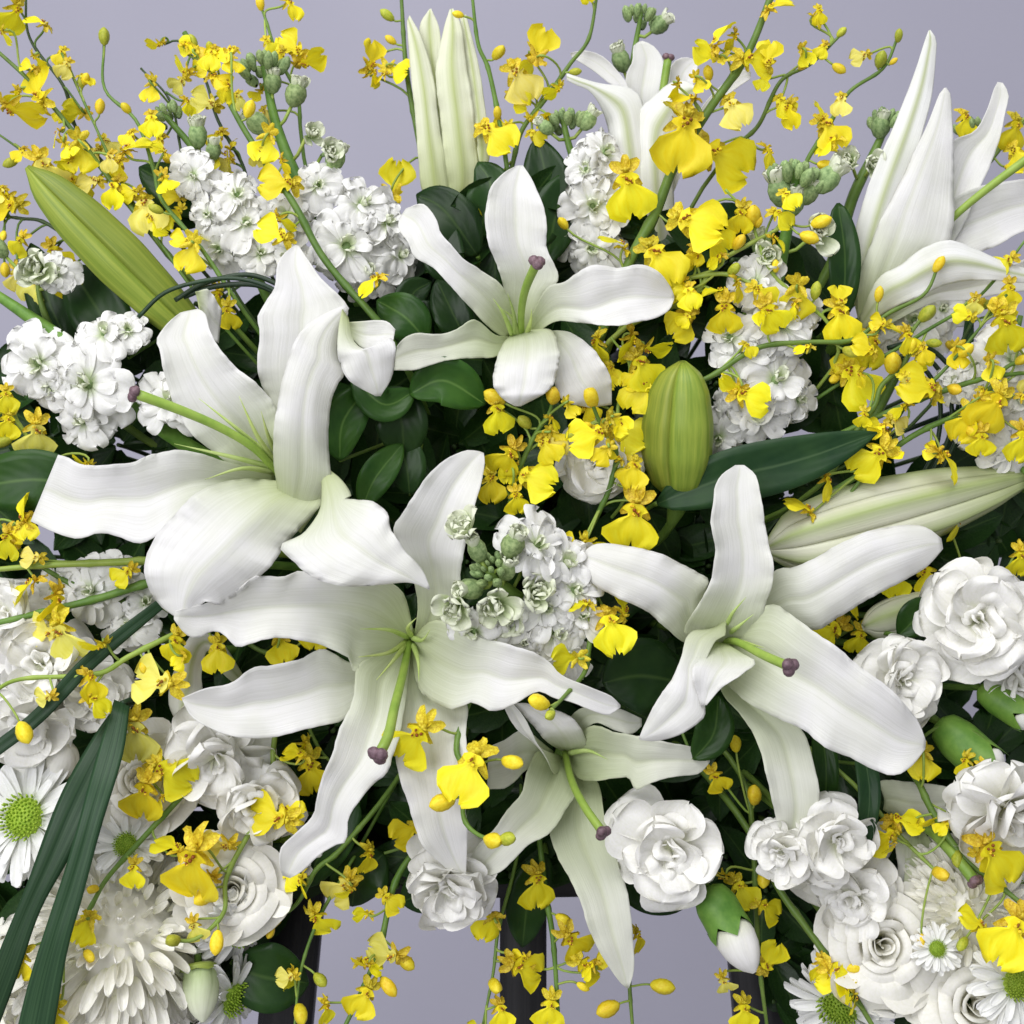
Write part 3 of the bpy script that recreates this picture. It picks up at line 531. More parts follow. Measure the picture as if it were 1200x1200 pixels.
# ------------------------------------------------------------------ stock spikes
mb = MB()
mb.tube([(0, 0, -.28), (0, 0, -.02)], [.05, .085], 8); mb.ball((0, 0, .03), .07, 8, 5, None, .1); SCX = mb.mesh('floret', MAT['stock_calyx'])
def budmesh(mat, name='bud', tipmat=None):
    mb = MB(); g = []
    for t, w in ((0, .12), (.1, .3), (.35, .46), (.6, .48), (.8, .38), (.93, .2), (1, .03)):
        g.append([(math.cos(b)*w*(1+.10*math.cos(4*b)), math.sin(b)*w*(1+.10*math.cos(4*b)), t*1.25) for b in np.linspace(0, 2*math.pi, 12, endpoint=False)])
    mb.grid(g, closed=True); return mb.mesh(name, MAT[mat])
BUDS = budmesh('stock_bud'); BUDO = budmesh('orchid_bud'); BUDG = budmesh('orchid_bud_green')
def stock(label, axis, florets, mids=(), tip=None, tipn=10, r=6):
    pts3 = cr(axis, 20); w = [P(*p) for p in pts3]; base = [p for p in stem_pts(*axis[-1], dirw=(w[-2]-w[-1]).normalized())]
    root = thing('stock_spike', label, 'stock flower', w[-1]); mb = MB(); allp = w+base[1:]
    mb.tube(allp, [(r*(.55+.45*min(1, i/10)))*U for i in range(len(allp))], 8); build(mb, 'stem', MAT['stem_green'] if r < 8 else MAT['calyx_green'], root)
    def near(q): k = min(range(len(w)), key=lambda i: (w[i]-q).length); return k
    def stalk(q, k, rr=2.2):
        k2 = min(k+2, len(w)-1); mb = MB(); mb.tube([w[k2], (w[k2]+q)/2+Vector((0, 0, -.002)), q], rr*U, 6); build(mb, 'stalk', MAT['stem_pale'], root)
    for fl in florets:
        x, y, s = fl[:3]; young = len(fl) > 3; s *= 1.22
        k = min(range(20), key=lambda i: (pts3[i][0]-x)**2+(pts3[i][1]-y)**2); dd = pts3[k][2]
        off = math.hypot(pts3[k][0]-x, pts3[k][1]-y); q = P(x, y, dd+max(8, 30-off*.35)); ou = (q-w[k]); ou = ou.normalized() if ou.length > 1e-4 else Vector((0, -1, 0))
        D = (ou*.6+Vector((R(-.3, .3), -.9, R(-.1, .4)))).normalized(); M = Matrix.Translation(q-root.location) @ frame(D, R(0, 6.28)) @ Matrix.Scale(s*U, 4)
        f = part('floret', SCX, root, M); th = R(0, 6)
        lay = ((5, .02, 'out', 1), (5, .28, 'mid', 1.05), (3, .7, 'mid', .7), (3, 1.1, 'inn', .8)) if not young else ((5, .6, 'inn', 1.9), (5, .95, 'inn', 1.5), (4, 1.2, 'inn', 1.2))
        for n, el, ky, sc in lay:
            for j in range(n):
                th += 2.399963; part('petal', random.choice(STK[ky]), f, pl(th+R(-.2, .2), el+R(-.25, .25), R(.01, .05), .02, sc*R(.85, 1.15), R(-.35, .35)))
        stalk(q-D*s*U*.26, k)
    for x, y, s in mids:
        k = min(range(20), key=lambda i: (pts3[i][0]-x)**2+(pts3[i][1]-y)**2); q = P(x, y, pts3[k][2]+8)
        D = ((q-w[min(k+2, 19)]).normalized()+Vector((0, -.2, .35))).normalized(); M = Matrix.Translation(q-root.location-D*s*U*.5) @ frame(D, R(0, 6)) @ Matrix.Scale(s*U*.9, 4)
        b = part('bud', BUDS, root, M)
        for j in range(9): part('petal', random.choice(STK['inn']), b, pl(j*2.4+R(-.2, .2), 1.2+R(-.3, .15), .12+.012*j, .70, 2.9*R(.8, 1.1)))
        stalk(q-D*s*U*.45, k)
    if tip:
        x, y, dd, rad = tip; c = P(x, y, dd); ax = (w[0]-w[3]).normalized()
        for k in range(int(tipn*1.5)):
            f = (k+.5)/int(tipn*1.5); an = k*2.399963; F = frame(ax)
            q = c+F @ Vector((math.cos(an)*math.sqrt(f), math.sin(an)*math.sqrt(f), .5-f))*rad*U*.8
            D = (F @ Vector((math.cos(an)*f*.9, math.sin(an)*f*.9, 1))).normalized()
            part('bud', BUDS, root, Matrix.Translation(q-D*rad*U*.3-root.location) @ frame(D, an) @ Matrix.Diagonal((.8, .8, 1.15, 1)) @ Matrix.Scale(rad*U*(.24+.30*f), 4))
stock('white stock spike with grey-green bud tip beside the bent orchid stem of closed buds', [(190,132,-80),(225,172,-80),(250,210,-80),(275,255,-85),(300,320,-95)], [(227,206,46),(278,230,50),(243,252,38),(288,262,52),(258,292,50),(305,298,44)], [(232,160,28),(250,178,22)], (190,134,-80,26), 11)
stock('tallest white stock spike with dense grey buds, standing behind the curled-petal lily', [(310,78,-75),(322,140,-72),(346,205,-65),(380,270,-60),(412,335,-75)], [(372,218,46),(336,252,52),(424,240,56),(405,290,72),(428,318,58),(468,300,50),(452,262,52),(340,300,46),(382,180,34,1),(362,160,32,1)], [(320,98,24),(346,112,28),(303,146,28),(392,188,28)], (306,74,-75,34), 14, r=8)
stock('white stock spike with a thick pale stem lying under the olive-green lily bud', [(-12,340,-40),(35,372,-30),(80,405,-22),(150,470,-30)], [(104,450,84),(46,425,66),(196,472,60),(122,392,50),(150,388,42),(100,492,56),(60,455,44)], r=10)
stock('single small white stock shoot beside dull orchids near the olive-green bud', [(46,316,-50),(46,345,-50),(62,390,-60),(100,450,-80)], [(48,316,52,1),(66,322,40)], [(0,292,24)], r=5)
stock('white stock spike with green buds between the star-shaped lily and the trumpet lily', [(658,132,-80),(668,175,-84),(690,240,-88),(702,330,-100)], [(708,180,54),(686,198,44),(694,242,60),(718,236,44),(694,292,52),(662,276,40),(712,290,40)], [(640,150,20),(688,142,24)], (660,138,-80,28), 12)
stock('grey-budded stock tip standing up behind the trumpet lily', [(752,14,-150),(744,58,-150),(738,110,-150),(735,190,-150)], [], [(728,72,28),(772,30,24)], (752,16,-150,28), 11, r=5)
stock('leafy-budded white stock spike crossed by orchid stems above the plump green bud', [(935,196,-20),(926,250,-24),(914,310,-24),(897,395,-20),(882,470,-35)], [(955,276,44,1),(886,332,54),(916,382,60),(934,362,44),(856,396,50),(872,418,54),(908,446,78),(884,484,62),(934,468,48),(842,512,52),(862,470,44),(902,300,34,1)], [(914,226,34),(968,212,34),(894,292,30),(946,228,26),(930,240,26)], (932,202,-16,36), 16, r=9)
stock('green stock tip leaning against the half-open side-on lily', [(1042,140,-105),(1020,188,-100),(1000,230,-100),(985,280,-110)], [(996,190,34,1),(1022,196,34,1)], [(1032,150,26)], (1043,140,-105,28), 12, r=7)
stock('dark stock tip peeping out behind the tall pointed petals of the side-on lily', [(1140,140,-150),(1135,200,-150),(1115,300,-150)], [], [], (1140,146,-150,24), 9, r=5)
stock('stock spike pointing straight outward with a pale green bud centre among lilies', [(572,668,92),(584,682,78),(600,694,62),(618,706,46)], [(582,706,50,1),(536,706,46,1),(626,696,46,1),(628,640,66),(662,662,66),(672,692,54),(650,742,60),(582,742,58),(614,748,54),(548,628,46,1),(682,722,44),(662,768,50),(556,738,50),(640,712,50),(600,722,44,1)], [(560,646,26),(600,640,28),(553,690,28),(594,668,26)], (572,664,94,26), 13, r=7)
stock('white stock spike behind the criss-crossing orchid stems above the large cream bud', [(1196,370,-40),(1180,440,-40),(1165,520,-50)], [(1186,422,66),(1142,430,46),(1152,462,54),(1194,466,54),(1184,528,54),(1150,502,46),(1120,450,40)], r=6)
stock('white stock spike in soft shade directly beneath the side-on lily', [(1100,345,-100),(1070,400,-100),(1030,480,-110)], [(1072,376,56),(1102,362,50),(1046,388,46),(1126,356,40),(1090,392,40)], r=6)
stock('white stock spike among green leaves beneath the curled-petal lily by two thick orchid stems', [(90,668,-20),(130,700,-20),(180,740,-40)], [(108,692,58),(150,734,50),(70,690,46),(170,706,44),(140,672,44)], r=6)

# ------------------------------------------------------------------ orchid sprays
def lipmesh(mat, seed):
    rng = random.Random(seed); mb = MB(); g = []; uv = []
    ts = [0, .07, .14, .20, .27, .36, .47, .60, .73, .85, .94, 1]; ws = [.10, .20, .23, .13, .14, .28, .42, .50, .50, .42, .30, .15]
    fold = rng.uniform(-.25, .35); ph = rng.uniform(0, 6)
    for t, w in zip(ts, ws):
        row = []; ur = []
        for j in range(13):
            s = -1+2*j/12; x = s*w; y = -.02-.86*t
            if t > .6: y += .17*((t-.6)/.4)**1.5*(math.exp(-(s/.20)**2)) - .02*math.cos(s*7)
            z = .08-.12*t+fold*x*x*1.2*(1 if t > .3 else .3)-.30*max(0, t-.45)**2+.035*math.sin(7*s+ph+5*t)*(t**.7)*(.3+abs(s))
            row.append((x*(1+.06*math.sin(9*t+ph*s)+.05*math.sin(31*t+2*ph)), y-.03*math.sin(11*s+ph)*t, z+.03*math.sin(15*s+ph)*t*abs(s))); ur.append((j/12, t))
        g.append(row); uv.append(ur)
    mb.grid(g, uv); return mb.mesh('lip', MAT[mat])
LIP = [lipmesh('orchid_lip', k) for k in range(6)]; LIPP = [lipmesh('orchid_lip_pale', 20+k) for k in range(3)]
def tepalmesh(seed):
    rng = random.Random(seed); mb = MB()
    for az, ln, wd in ((0, .36, .15), (.95, .36, .19), (-.95, .36, .19), (2.35, .38, .13), (-2.35, .38, .13)):
        az += rng.uniform(-.2, .2); g = []; uv = []
        for t in np.linspace(0, 1, 7):
            w = wd*.5*(.25+.95*math.sin(math.pi*min(1, t*.9+.05))**.8); b = -.05-.16*t*t*rng.uniform(.4, 1.4); row = []; ur = []
            for s in (-1, -.5, 0, .5, 1):
                x, y = s*w, ln*t; wv = .022*math.sin(9*t+3*s)
                row.append((x*math.cos(az)-y*math.sin(az), x*math.sin(az)+y*math.cos(az), b+wv+.05*s*s)); ur.append(((s+1)/2, t))
            g.append(row); uv.append(ur)
        mb.grid(g, uv)
    mb.tube([(0, 0, -.02), (0, .05, .07), (0, .06, .15)], [.05, .055, .045], 8)
    for s in (-1, 1): mb.ball((s*.055, .05, .13), (.045, .03, .035), 6, 5)
    return mb.mesh('floret', MAT['orchid_tepal'])
TEP = [tepalmesh(k) for k in range(4)]
def callusmesh(seed):
    rng = random.Random(seed); mb = MB()
    for k in range(9): mb.ball((rng.uniform(-.085, .085), -.07-rng.uniform(0, .16), .11+rng.uniform(0, .035)), rng.uniform(.022, .04), 6, 4, mi=1 if k < 4 else 0)
    return mb.mesh('callus', [MAT['orchid_callus'], MAT['orchid_mark']])
CAL = [callusmesh(k) for k in range(3)]
SPR = []   # label, points, radius, material
def spray(label, pts, d, r=3.0, mat='stem_green'):
    d = d if hasattr(d, '__len__') else (d, d); n = len(pts)
    SPR.append(dict(label=label, pts=[(x, y, d[0]+(d[1]-d[0])*i/(n-1)) for i, (x, y) in enumerate(pts)], r=r, mat=mat, fl=[], bd=[]))
spray('orchid spray of pale yellow florets arching over the olive-green lily bud', [(-12,52),(30,90),(62,125),(100,172),(140,225),(190,290),(215,318)], (-40,-70), 3.4)
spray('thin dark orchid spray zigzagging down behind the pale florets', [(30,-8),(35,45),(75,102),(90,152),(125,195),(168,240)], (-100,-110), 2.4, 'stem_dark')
spray('thick orchid stem with a blunt cut tip crossing in front of the tallest stock spike', [(216,38),(255,96),(285,150),(312,192),(345,240),(375,296),(408,338),(425,356)], (-30,10), 4.2)
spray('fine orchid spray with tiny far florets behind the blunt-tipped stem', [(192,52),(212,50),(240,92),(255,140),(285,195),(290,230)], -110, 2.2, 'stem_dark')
spray('bent orchid stem carrying only closed buds against the wall', [(122,52),(123,105),(160,142),(180,198),(190,235),(235,290),(270,342)], (-50,-30), 2.6)
spray('orchid spray with two open florets above the tallest stock buds', [(300,-8),(312,25),(325,65),(348,110),(352,150)], -110, 2.4)
spray('orchid spray with wilted brownish florets beside the tall just-opening lily', [(470,-8),(476,80),(488,150),(496,190)], -140, 3.6)
spray('orchid stem ending in a bright front-facing floret beside the just-opening lily', [(553,-8),(560,50),(572,80),(583,130),(592,182)], (-60,-80), 3.0)
spray('orchid spray with stacked florets leaning between the just-opening lily and trumpet lily', [(700,-8),(690,45),(668,75),(640,115),(612,152),(600,195)], (-90,-95), 3.0)
spray('thickest dark orchid stem with the largest bright florets in front of the trumpet lily', [(905,-8),(875,65),(830,130),(790,195),(768,250),(740,302),(705,390)], (-20,-40), 6.2)
spray('slim orchid spray with a green bud at its tip beside the thickest stem', [(988,38),(950,75),(915,95),(890,145),(870,165)], (-60,-70), 2.6)
spray('slim orchid spray with a twin-budded tip next to the tall pointed lily petals', [(1052,44),(1035,80),(995,108),(970,150),(945,190),(935,232)], (-60,-70), 2.8)
spray('long orchid stem running across the leafy-budded stock', [(1100,310),(1083,345),(1040,368),(1000,398),(950,401),(890,407),(840,437),(818,448)], (20,15), 3.0)
spray('green orchid spray with crowded florets near the star-shaped lily petal tip', [(925,262),(880,285),(840,310),(815,345),(790,358),(755,372)], (15,-5), 3.2, 'stem_pale')
spray('short orchid side stem ending in small florets over the stock blooms', [(905,343),(875,330),(848,321),(812,325),(790,332)], (24,0), 2.8, 'stem_pale')
spray('orchid spray curving up with three green buds beside the lance-shaped leaf', [(1088,364),(1067,392),(1060,425),(1033,452),(1025,475),(1002,508),(990,530)], (25,0), 3.2)
spray('upper of two crossing orchid stems over the white stock', [(1212,436),(1165,441),(1130,450),(1100,460),(1068,472)], (10,0), 3.4)
spray('lower of two crossing orchid stems above the large cream bud', [(1212,418),(1180,430),(1160,455),(1130,482),(1090,500),(1060,517),(1030,540)], (15,0), 3.4)
spray('orchid spray with a bright two-lobed floret between the glossy leaves and hidden carnation', [(648,468),(643,485),(628,508),(615,535),(605,560),(596,600)], (40,0), 3.2)
spray('orchid spray with buds on top hanging over the half-hidden carnation', [(692,468),(705,500),(722,530),(715,570),(702,600)], (50,10), 3.2)
spray('thorny orchid stem with a hanging yellow bud over the widest lily petal', [(642,836),(665,812),(685,788),(690,760),(695,722),(700,690)], (125,20), 3.2)
spray('orchid spray hanging in front of the widest lily with two full florets and green buds', [(588,986),(560,978),(543,956),(545,906),(535,880),(540,850),(550,822),(560,800)], (160,40), 3.4)
spray('straight thick orchid stem reaching out under the curled-petal lily', [(-12,668),(60,662),(170,657),(240,648)], (30,10), 4.6, 'stem_pale')
spray('thick orchid stem with a veined open floret below the straight stem', [(-12,732),(60,715),(120,700),(175,683),(245,668)], (40,10), 5.0)
spray('forked orchid stem with pale florets lying over the dark leaf blades', [(-12,822),(0,806),(30,795),(113,790),(150,770),(200,745),(255,720)], (120,10), 3.4, 'stem_pale')
spray('dark slanting orchid stem over the big pompon chrysanthemum', [(70,1118),(105,1065),(125,1030),(165,985),(220,925),(252,890)], (90,10), 3.4)
spray('bright green orchid spray with the biggest low floret over the roses', [(200,1102),(230,1100),(262,1070),(265,1030),(290,980),(318,940),(320,880)], (90,0), 3.4, 'stem_pale')
spray('low orchid stem with pale florets by the dark stand leg', [(300,1084),(345,1062),(370,1020),(395,1000),(430,960)], (10,-30), 3.2)
spray('orchid spray trailing down over the wall between two stand legs', [(398,1215),(420,1170),(445,1110),(458,1050),(470,1020),(487,995),(505,960)], (20,-20), 3.8)
spray('dense orchid spray hanging in front of the middle stand leg', [(655,1212),(653,1170),(648,1100),(640,1050),(634,1000)], (-10,-40), 3.4)
spray('orchid tip with two yellow buds below the hanging lily petal', [(742,1212),(738,1160),(735,1100),(722,1040)], (0,-20), 3.0)
spray('orchid spray trailing beside the half-closed carnation bud', [(900,1212),(890,1130),(886,1060),(884,1010),(880,950)], (-20,-30), 3.4)
spray('orchid stem leaning across the rose with one front floret', [(1032,1218),(1000,1165),(965,1115),(940,1080),(915,1045),(892,1000)], (60,0), 4.2)
spray('slanting orchid stem with two large florets over the shaded low lily', [(1212,1072),(1180,1045),(1130,1005),(1095,955),(1078,920)], (100,20), 4.0)
spray('short orchid spray with a drooping bud over the shaded low lily', [(1100,1024),(1075,1000),(1050,975),(1020,940)], (60,20), 2.8, 'stem_pale')
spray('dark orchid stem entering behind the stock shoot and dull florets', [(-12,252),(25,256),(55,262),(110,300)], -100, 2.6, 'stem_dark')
spray('orchid spray showing through behind the double white carnation', [(1215,640),(1150,685),(1080,700),(1000,735),(960,760)], (-40,-60), 3.0)
spray('blurred orchid spray behind the side-on lily petals', [(1215,128),(1180,165),(1140,215)], -150, 2.6)
spray('small dark-stemmed orchid spray by the wall gap next to the stock', [(1160,325),(1145,365),(1125,405),(1105,450)], (-70,-80), 2.4, 'stem_dark')
spray('short orchid spray with a pale drooping lip above the striped leaf', [(-12,478),(15,490),(40,520),(92,560)], (10,-20), 2.8, 'stem_pale')
spray('orchid stem with wilted florets dropping behind the two thick stems', [(-12,598),(20,640),(55,668),(100,692),(140,704)], (20,0), 3.2)
spray('orchid spray behind the petals of the widest lily, in deep shade', [(395,900),(370,870),(330,780),(300,760)], (-40,-60), 2.8)
spray('wiry orchid stem slipping behind the olive-green bud', [(-12,150),(40,188),(90,236),(130,292)], (-60,-80), 2.0)
spray('wiry orchid stem between the pale florets and the bent budded stem', [(72,62),(108,140),(150,228),(205,310)], (-80,-60), 2.0)
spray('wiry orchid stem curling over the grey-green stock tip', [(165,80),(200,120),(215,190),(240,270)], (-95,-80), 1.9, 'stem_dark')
spray('wiry orchid stem passing below the side-on lily', [(1212,268),(1150,345),(1085,388),(1015,430)], (-10,-30), 2.2)
spray('wiry orchid stem arching over the leafy-budded stock buds', [(850,222),(878,255),(905,320),(965,372)], (20,0), 2.2, 'stem_pale')
spray('wiry orchid stem rising beside the large cream bud', [(1180,345),(1110,430),(1060,478),(1010,560)], (30,0), 2.2)
spray('wiry orchid stem dropping beside the star-shaped lily petal tip', [(716,395),(738,430),(724,480),(735,530)], (10,-10), 2.2, 'stem_pale')
spray('wiry orchid stem in front of the wooden-dark stand leg', [(345,1205),(352,1140),(372,1080),(400,1030)], (0,-30), 2.2)
spray('wiry orchid stem hanging next to the flat white carnation', [(565,1205),(578,1140),(584,1090),(600,1030)], (-10,-40), 2.2)
spray('wiry orchid stem over the drooping carnation and green calyx', [(1212,985),(1165,880),(1110,850),(1060,880)], (70,10), 2.2)
# florets: x, y, lip size, lip direction in degrees (0 right, 90 down); optional 'p' pale, 's' side-on, 'b' from behind
FL = """15 22 50 100 s;42 100 56 250;28 132 60 30 s;92 182 52 90 b;56 206 62 60 p;88 222 50 70;160 172 46 0 s;132 228 44 100;172 252 58 80 p;186 262 40 30;222 300 50 110 b;246 280 34 200 s;
5 240 52 180;68 302 44 60;82 330 50 80;38 340 44 120 p;20 328 38 90 p;238 118 42 200 p;266 108 36 100 s;212 78 34 200 s;180 52 26 180 s;268 190 46 100 s;324 214 52 180;318 272 48 200;335 262 34 30 s;432 334 40 130 s;
340 52 44 220;366 70 44 340 s;310 172 46 110 b;436 64 46 270 s;466 82 42 20 b;464 210 60 280 b;584 160 58 40;634 52 52 290 b;620 76 44 100 s;612 98 60 60 p;556 242 48 100 s;540 246 40 150;634 140 34 0 s;
800 168 90 100;852 188 84 30;738 228 74 80;792 130 48 250 s;846 40 46 300 s;828 62 44 200 b;888 72 54 10;902 62 40 280;914 6 40 0 s;862 132 50 60 p;718 282 44 200 s;820 262 72 20;842 282 50 40;776 310 70 60;868 258 40 100;
926 136 40 90 s;975 156 54 60;960 132 36 280 s;968 170 40 150 s;902 186 40 100 s;1132 148 44 90;1188 158 50 100;1194 186 44 60;
800 378 54 130;736 408 48 100 s;756 436 56 60;748 462 54 120;700 412 46 90 s;780 340 44 30;714 440 40 60;770 408 44 10 s;
850 372 50 90;836 342 34 180 s;896 346 40 40;906 372 48 60;932 352 54 100 b;986 378 56 80;984 346 36 270;882 466 52 20;856 450 36 200 s;
1006 450 68 60;996 424 52 120 b;1022 412 50 100;1076 452 60 190;1096 462 36 0 s;1130 498 52 110;1180 390 62 80;1160 482 64 120;1196 522 50 100;1018 540 62 140;1044 532 34 340 s;1112 545 54 60 s;936 592 42 200 s;970 572 40 100 s;1150 520 40 90;
688 512 56 160;738 508 58 30;742 556 44 100;628 562 60 20;584 490 46 80;592 540 52 120;576 572 44 90;642 528 42 60;742 616 76 100;718 742 62 80;728 704 44 270 s;662 772 44 180 b;700 640 40 20 s;668 640 36 200;
42 516 58 90 p;8 500 40 100;28 596 44 250 s;32 618 36 90;8 640 44 100;28 692 48 120 s;62 712 50 100 s;78 752 64 70 p;50 738 50 190 p;108 806 44 90 s;178 798 66 190 p;206 760 46 100;158 868 66 90 p;116 826 36 40 s;252 352 36 100 s;268 372 38 90;
168 938 62 100;204 908 64 30;228 1024 88 100;196 990 46 220 s;252 990 44 180 p;314 956 62 190;344 950 34 20 s;366 910 60 80;344 884 38 200 s;96 1088 48 120 b;24 1132 44 100;66 1195 40 90;
482 872 72 130;546 910 76 110;476 976 50 150 b;398 1044 52 130 p;378 1082 48 60;354 1040 34 100 s;448 1116 52 190 p;424 1174 50 120;436 1130 36 30 s;
572 1086 46 110 b;630 1044 56 90;618 1136 56 20;604 1128 40 200 s;676 1108 56 50;692 1134 46 30;644 1188 48 100;340 1150 30 90 s;588 1192 40 90;
872 1048 46 60;838 1024 36 200 s;902 1066 42 30;904 1122 46 300;986 1142 50 30;972 1148 40 180;1032 984 52 150;1064 962 48 20 s;1084 966 36 340 s;1170 1012 74 60;1182 1102 76 120;1140 1078 40 200 s;872 1192 44 90;842 916 38 60;
1082 896 44 90 b;1132 900 34 90 s;968 742 54 150;996 712 40 40 s;1050 684 46 90;1088 680 50 70;1186 692 40 200;1006 752 40 100;370 745 44 100;255 770 46 90;330 760 48 80 b;352 880 34 120 s;392 940 36 90;430 1010 40 100 s;1120 620 40 90 s;1195 660 44 90"""
BD = """122 43 20 g;100 93 16 y;148 127 15 y;242 70 30 y;305 4 18 y;537 17 14 y;983 80 18 y;1047 72 11 y;1053 42 16 g;940 78 13 y;986 38 14 g;1100 310 20 y;1030 345 18 y;1086 368 24 g;1094 402 18 g;1046 426 28 y;
648 464 26 y;693 466 28 y;580 466 26 y;672 508 22 g;730 508 22 y;632 823 26 y;645 838 16 g;600 893 26 y;519 940 28 y;577 985 26 y;594 983 22 g;28 858 26 y;203 1102 22 g;254 1104 26 y;322 1078 24 y;317 1092 15 y;455 1156 26 y;476 1128 22 y;
776 1156 28 y;713 1182 28 y;580 1155 24 y;352 1188 26 y;862 872 20 y;884 932 26 y;1102 1024 24 y;1080 1102 15 y;1128 1106 18 g;962 260 24 y;948 278 22 y;882 254 30 y;4 276 14 y;6 316 18 y;802 258 20 y;944 212 22 y;888 470 14 y;240 1050 26 y;660 262 16 y"""
def nearest(x, y):
    best = None
    for s in SPR:
        q = s['c2'];
        dd = (q[:, 0]-x)**2+(q[:, 1]-y)**2; k = int(dd.argmin())
        if best is None or dd[k] < best[0]: best = (dd[k], s, k)
    return best[1], best[2], math.sqrt(best[0])
for s in SPR:
    s['c2'] = cr(s['pts'], 40)
    w = [P(*p) for p in s['c2']]; dirw = (w[-3]-w[-1]).normalized(); base = stem_pts(*s['c2'][-1], dirw=dirw)
    root = thing('orchid_spray', s['label'], 'orchid spray', w[-1]); s['root'] = root; s['w'] = w; s['taken'] = []
    mb = MB(); allp = w+base[1:]; N = len(allp); rr = s['r']*U
    mb.tube(allp, [rr*(.62+.38*min(1, i/25))*(1+.22*max(0, math.cos(i*2*math.pi/9))**6) for i in range(N)], 8)
    build(mb, 'stem', MAT[s['mat']], root)
def pedicel(s, k, q, end, r=1.5):
    root = s['root']; kk = min(39, k+random.choice((1, 2, 3))); a = s['w'][kk]; L = (q-a).length
    t = (s['w'][max(0, kk-2)]-a).normalized() if kk > 1 else Vector((0, 0, 1))
    c1 = a+t*L*.35+Vector((0, 0, .002)); c2 = q+end*min(L*.5, .012)
    pts = [a*(1-u)**3+c1*3*u*(1-u)**2+c2*3*u*u*(1-u)+q*u**3 for u in np.linspace(0, 1, 9)]
    mb = MB(); mb.tube(pts, [r*1.15*U]*2+[r*U]*7, 6); build(mb, 'pedicel', MAT['stem_pale' if s['mat'] != 'stem_dark' else 'stem_green'], root)
def place_floret(x, y, sz, an, fl, s, k, dist=20):
    an = math.radians(an)
    dd = s['c2'][k][2]+R(6, 16)+min(10, dist*.1)+max(0, sz-52)*.45; sz *= .84
    # local frame: x right, y up, z to the viewer; lip points along -y
    roll = -an+math.pi/2
    base = Matrix(((1, 0, 0), (0, 0, -1), (0, 1, 0))).to_4x4()
    yaw, pit = R(-.45, .45), R(-.45, .35)
    if fl == 's': yaw = random.choice((-1, 1))*R(.85, 1.25)
    if fl == 'b': yaw = math.pi+R(-.4, .4)
    Rm = base @ Matrix.Rotation(roll, 4, 'Z') @ Matrix.Rotation(yaw, 4, 'Y') @ Matrix.Rotation(pit, 4, 'X')
    # the listed point is the middle of the lip: move back to the column
    c = P(x, y, dd)-(Rm @ Vector((0, -.42, 0)))*sz*U
    root = s['root']; M = Matrix.Translation(c-root.location) @ Rm @ Matrix.Scale(sz*U, 4)
    o = part('floret', random.choice(TEP), root, M)
    part('lip', random.choice(LIPP if fl == 'p' else LIP), o, Matrix.Identity(4)); part('callus', random.choice(CAL), o, Matrix.Identity(4))
    pedicel(s, k, c-(Rm @ Vector((0, 0, .06)))*sz*U, -(Rm @ Vector((0, 0, 1))))
for ln in FL.replace('\n', '').split(';'):
    f = ln.split(); x, y, sz, an = map(float, f[:4]); s, k, dist = nearest(x, y)
    place_floret(x, y, sz, an, f[4] if len(f) > 4 else '', s, k, dist)
XTRA = []
for s in SPR:
    up = s['c2'][:, 1].mean() < 620; n = int(len(s['pts'])*(1.35 if up else .7))
    for _ in range(n):
        k = random.randint(2, 34); a = R(0, 6.28); r_ = R(14, 46); x, y = s['c2'][k][0]+math.cos(a)*r_, s['c2'][k][1]+math.sin(a)*r_
        if any((x-l[0])**2/l[2]**2+(y-l[1])**2/l[3]**2 < 1 for l in ((300,560,200,130),(600,380,130,110),(460,800,210,170),(880,740,190,150),(1080,220,90,160),(525,120,55,120),(720,120,50,80),(120,300,80,60),(680,930,90,130))): continue
        XTRA.append((x, y, s, k))
for x, y, s, k in XTRA:
    if random.random() < .25: BD += f';{x:.0f} {y:.0f} {R(14, 22):.0f} '+random.choice('yyg')
    else: place_floret(x, y, R(24, 37), R(30, 200), random.choice(('', '', 's', 's', 'b', 'p')), s, k)
for ln in BD.replace('\n', '').split(';'):
    x, y, L, g = ln.split(); x, y, L = float(x), float(y), float(L); s, k, dist = nearest(x, y)
    q = P(x, y, s['c2'][k][2]+R(2, 8)); root = s['root']; a = s['w'][min(39, k+2)]
    D = ((q-a).normalized()+Vector((R(-.3, .3), R(-.5, .1), R(-.3, .3)))).normalized()
    b = q-D*L*U*.5
    part('bud', BUDG if g == 'g' else BUDO, root, Matrix.Translation(b-root.location) @ frame(D, R(0, 6)) @ Matrix.Diagonal((.78, .78, 1, 1)) @ Matrix.Scale(L*U*.85, 4))
    if dist > 3: pedicel(s, k, b, -D, 1.4)

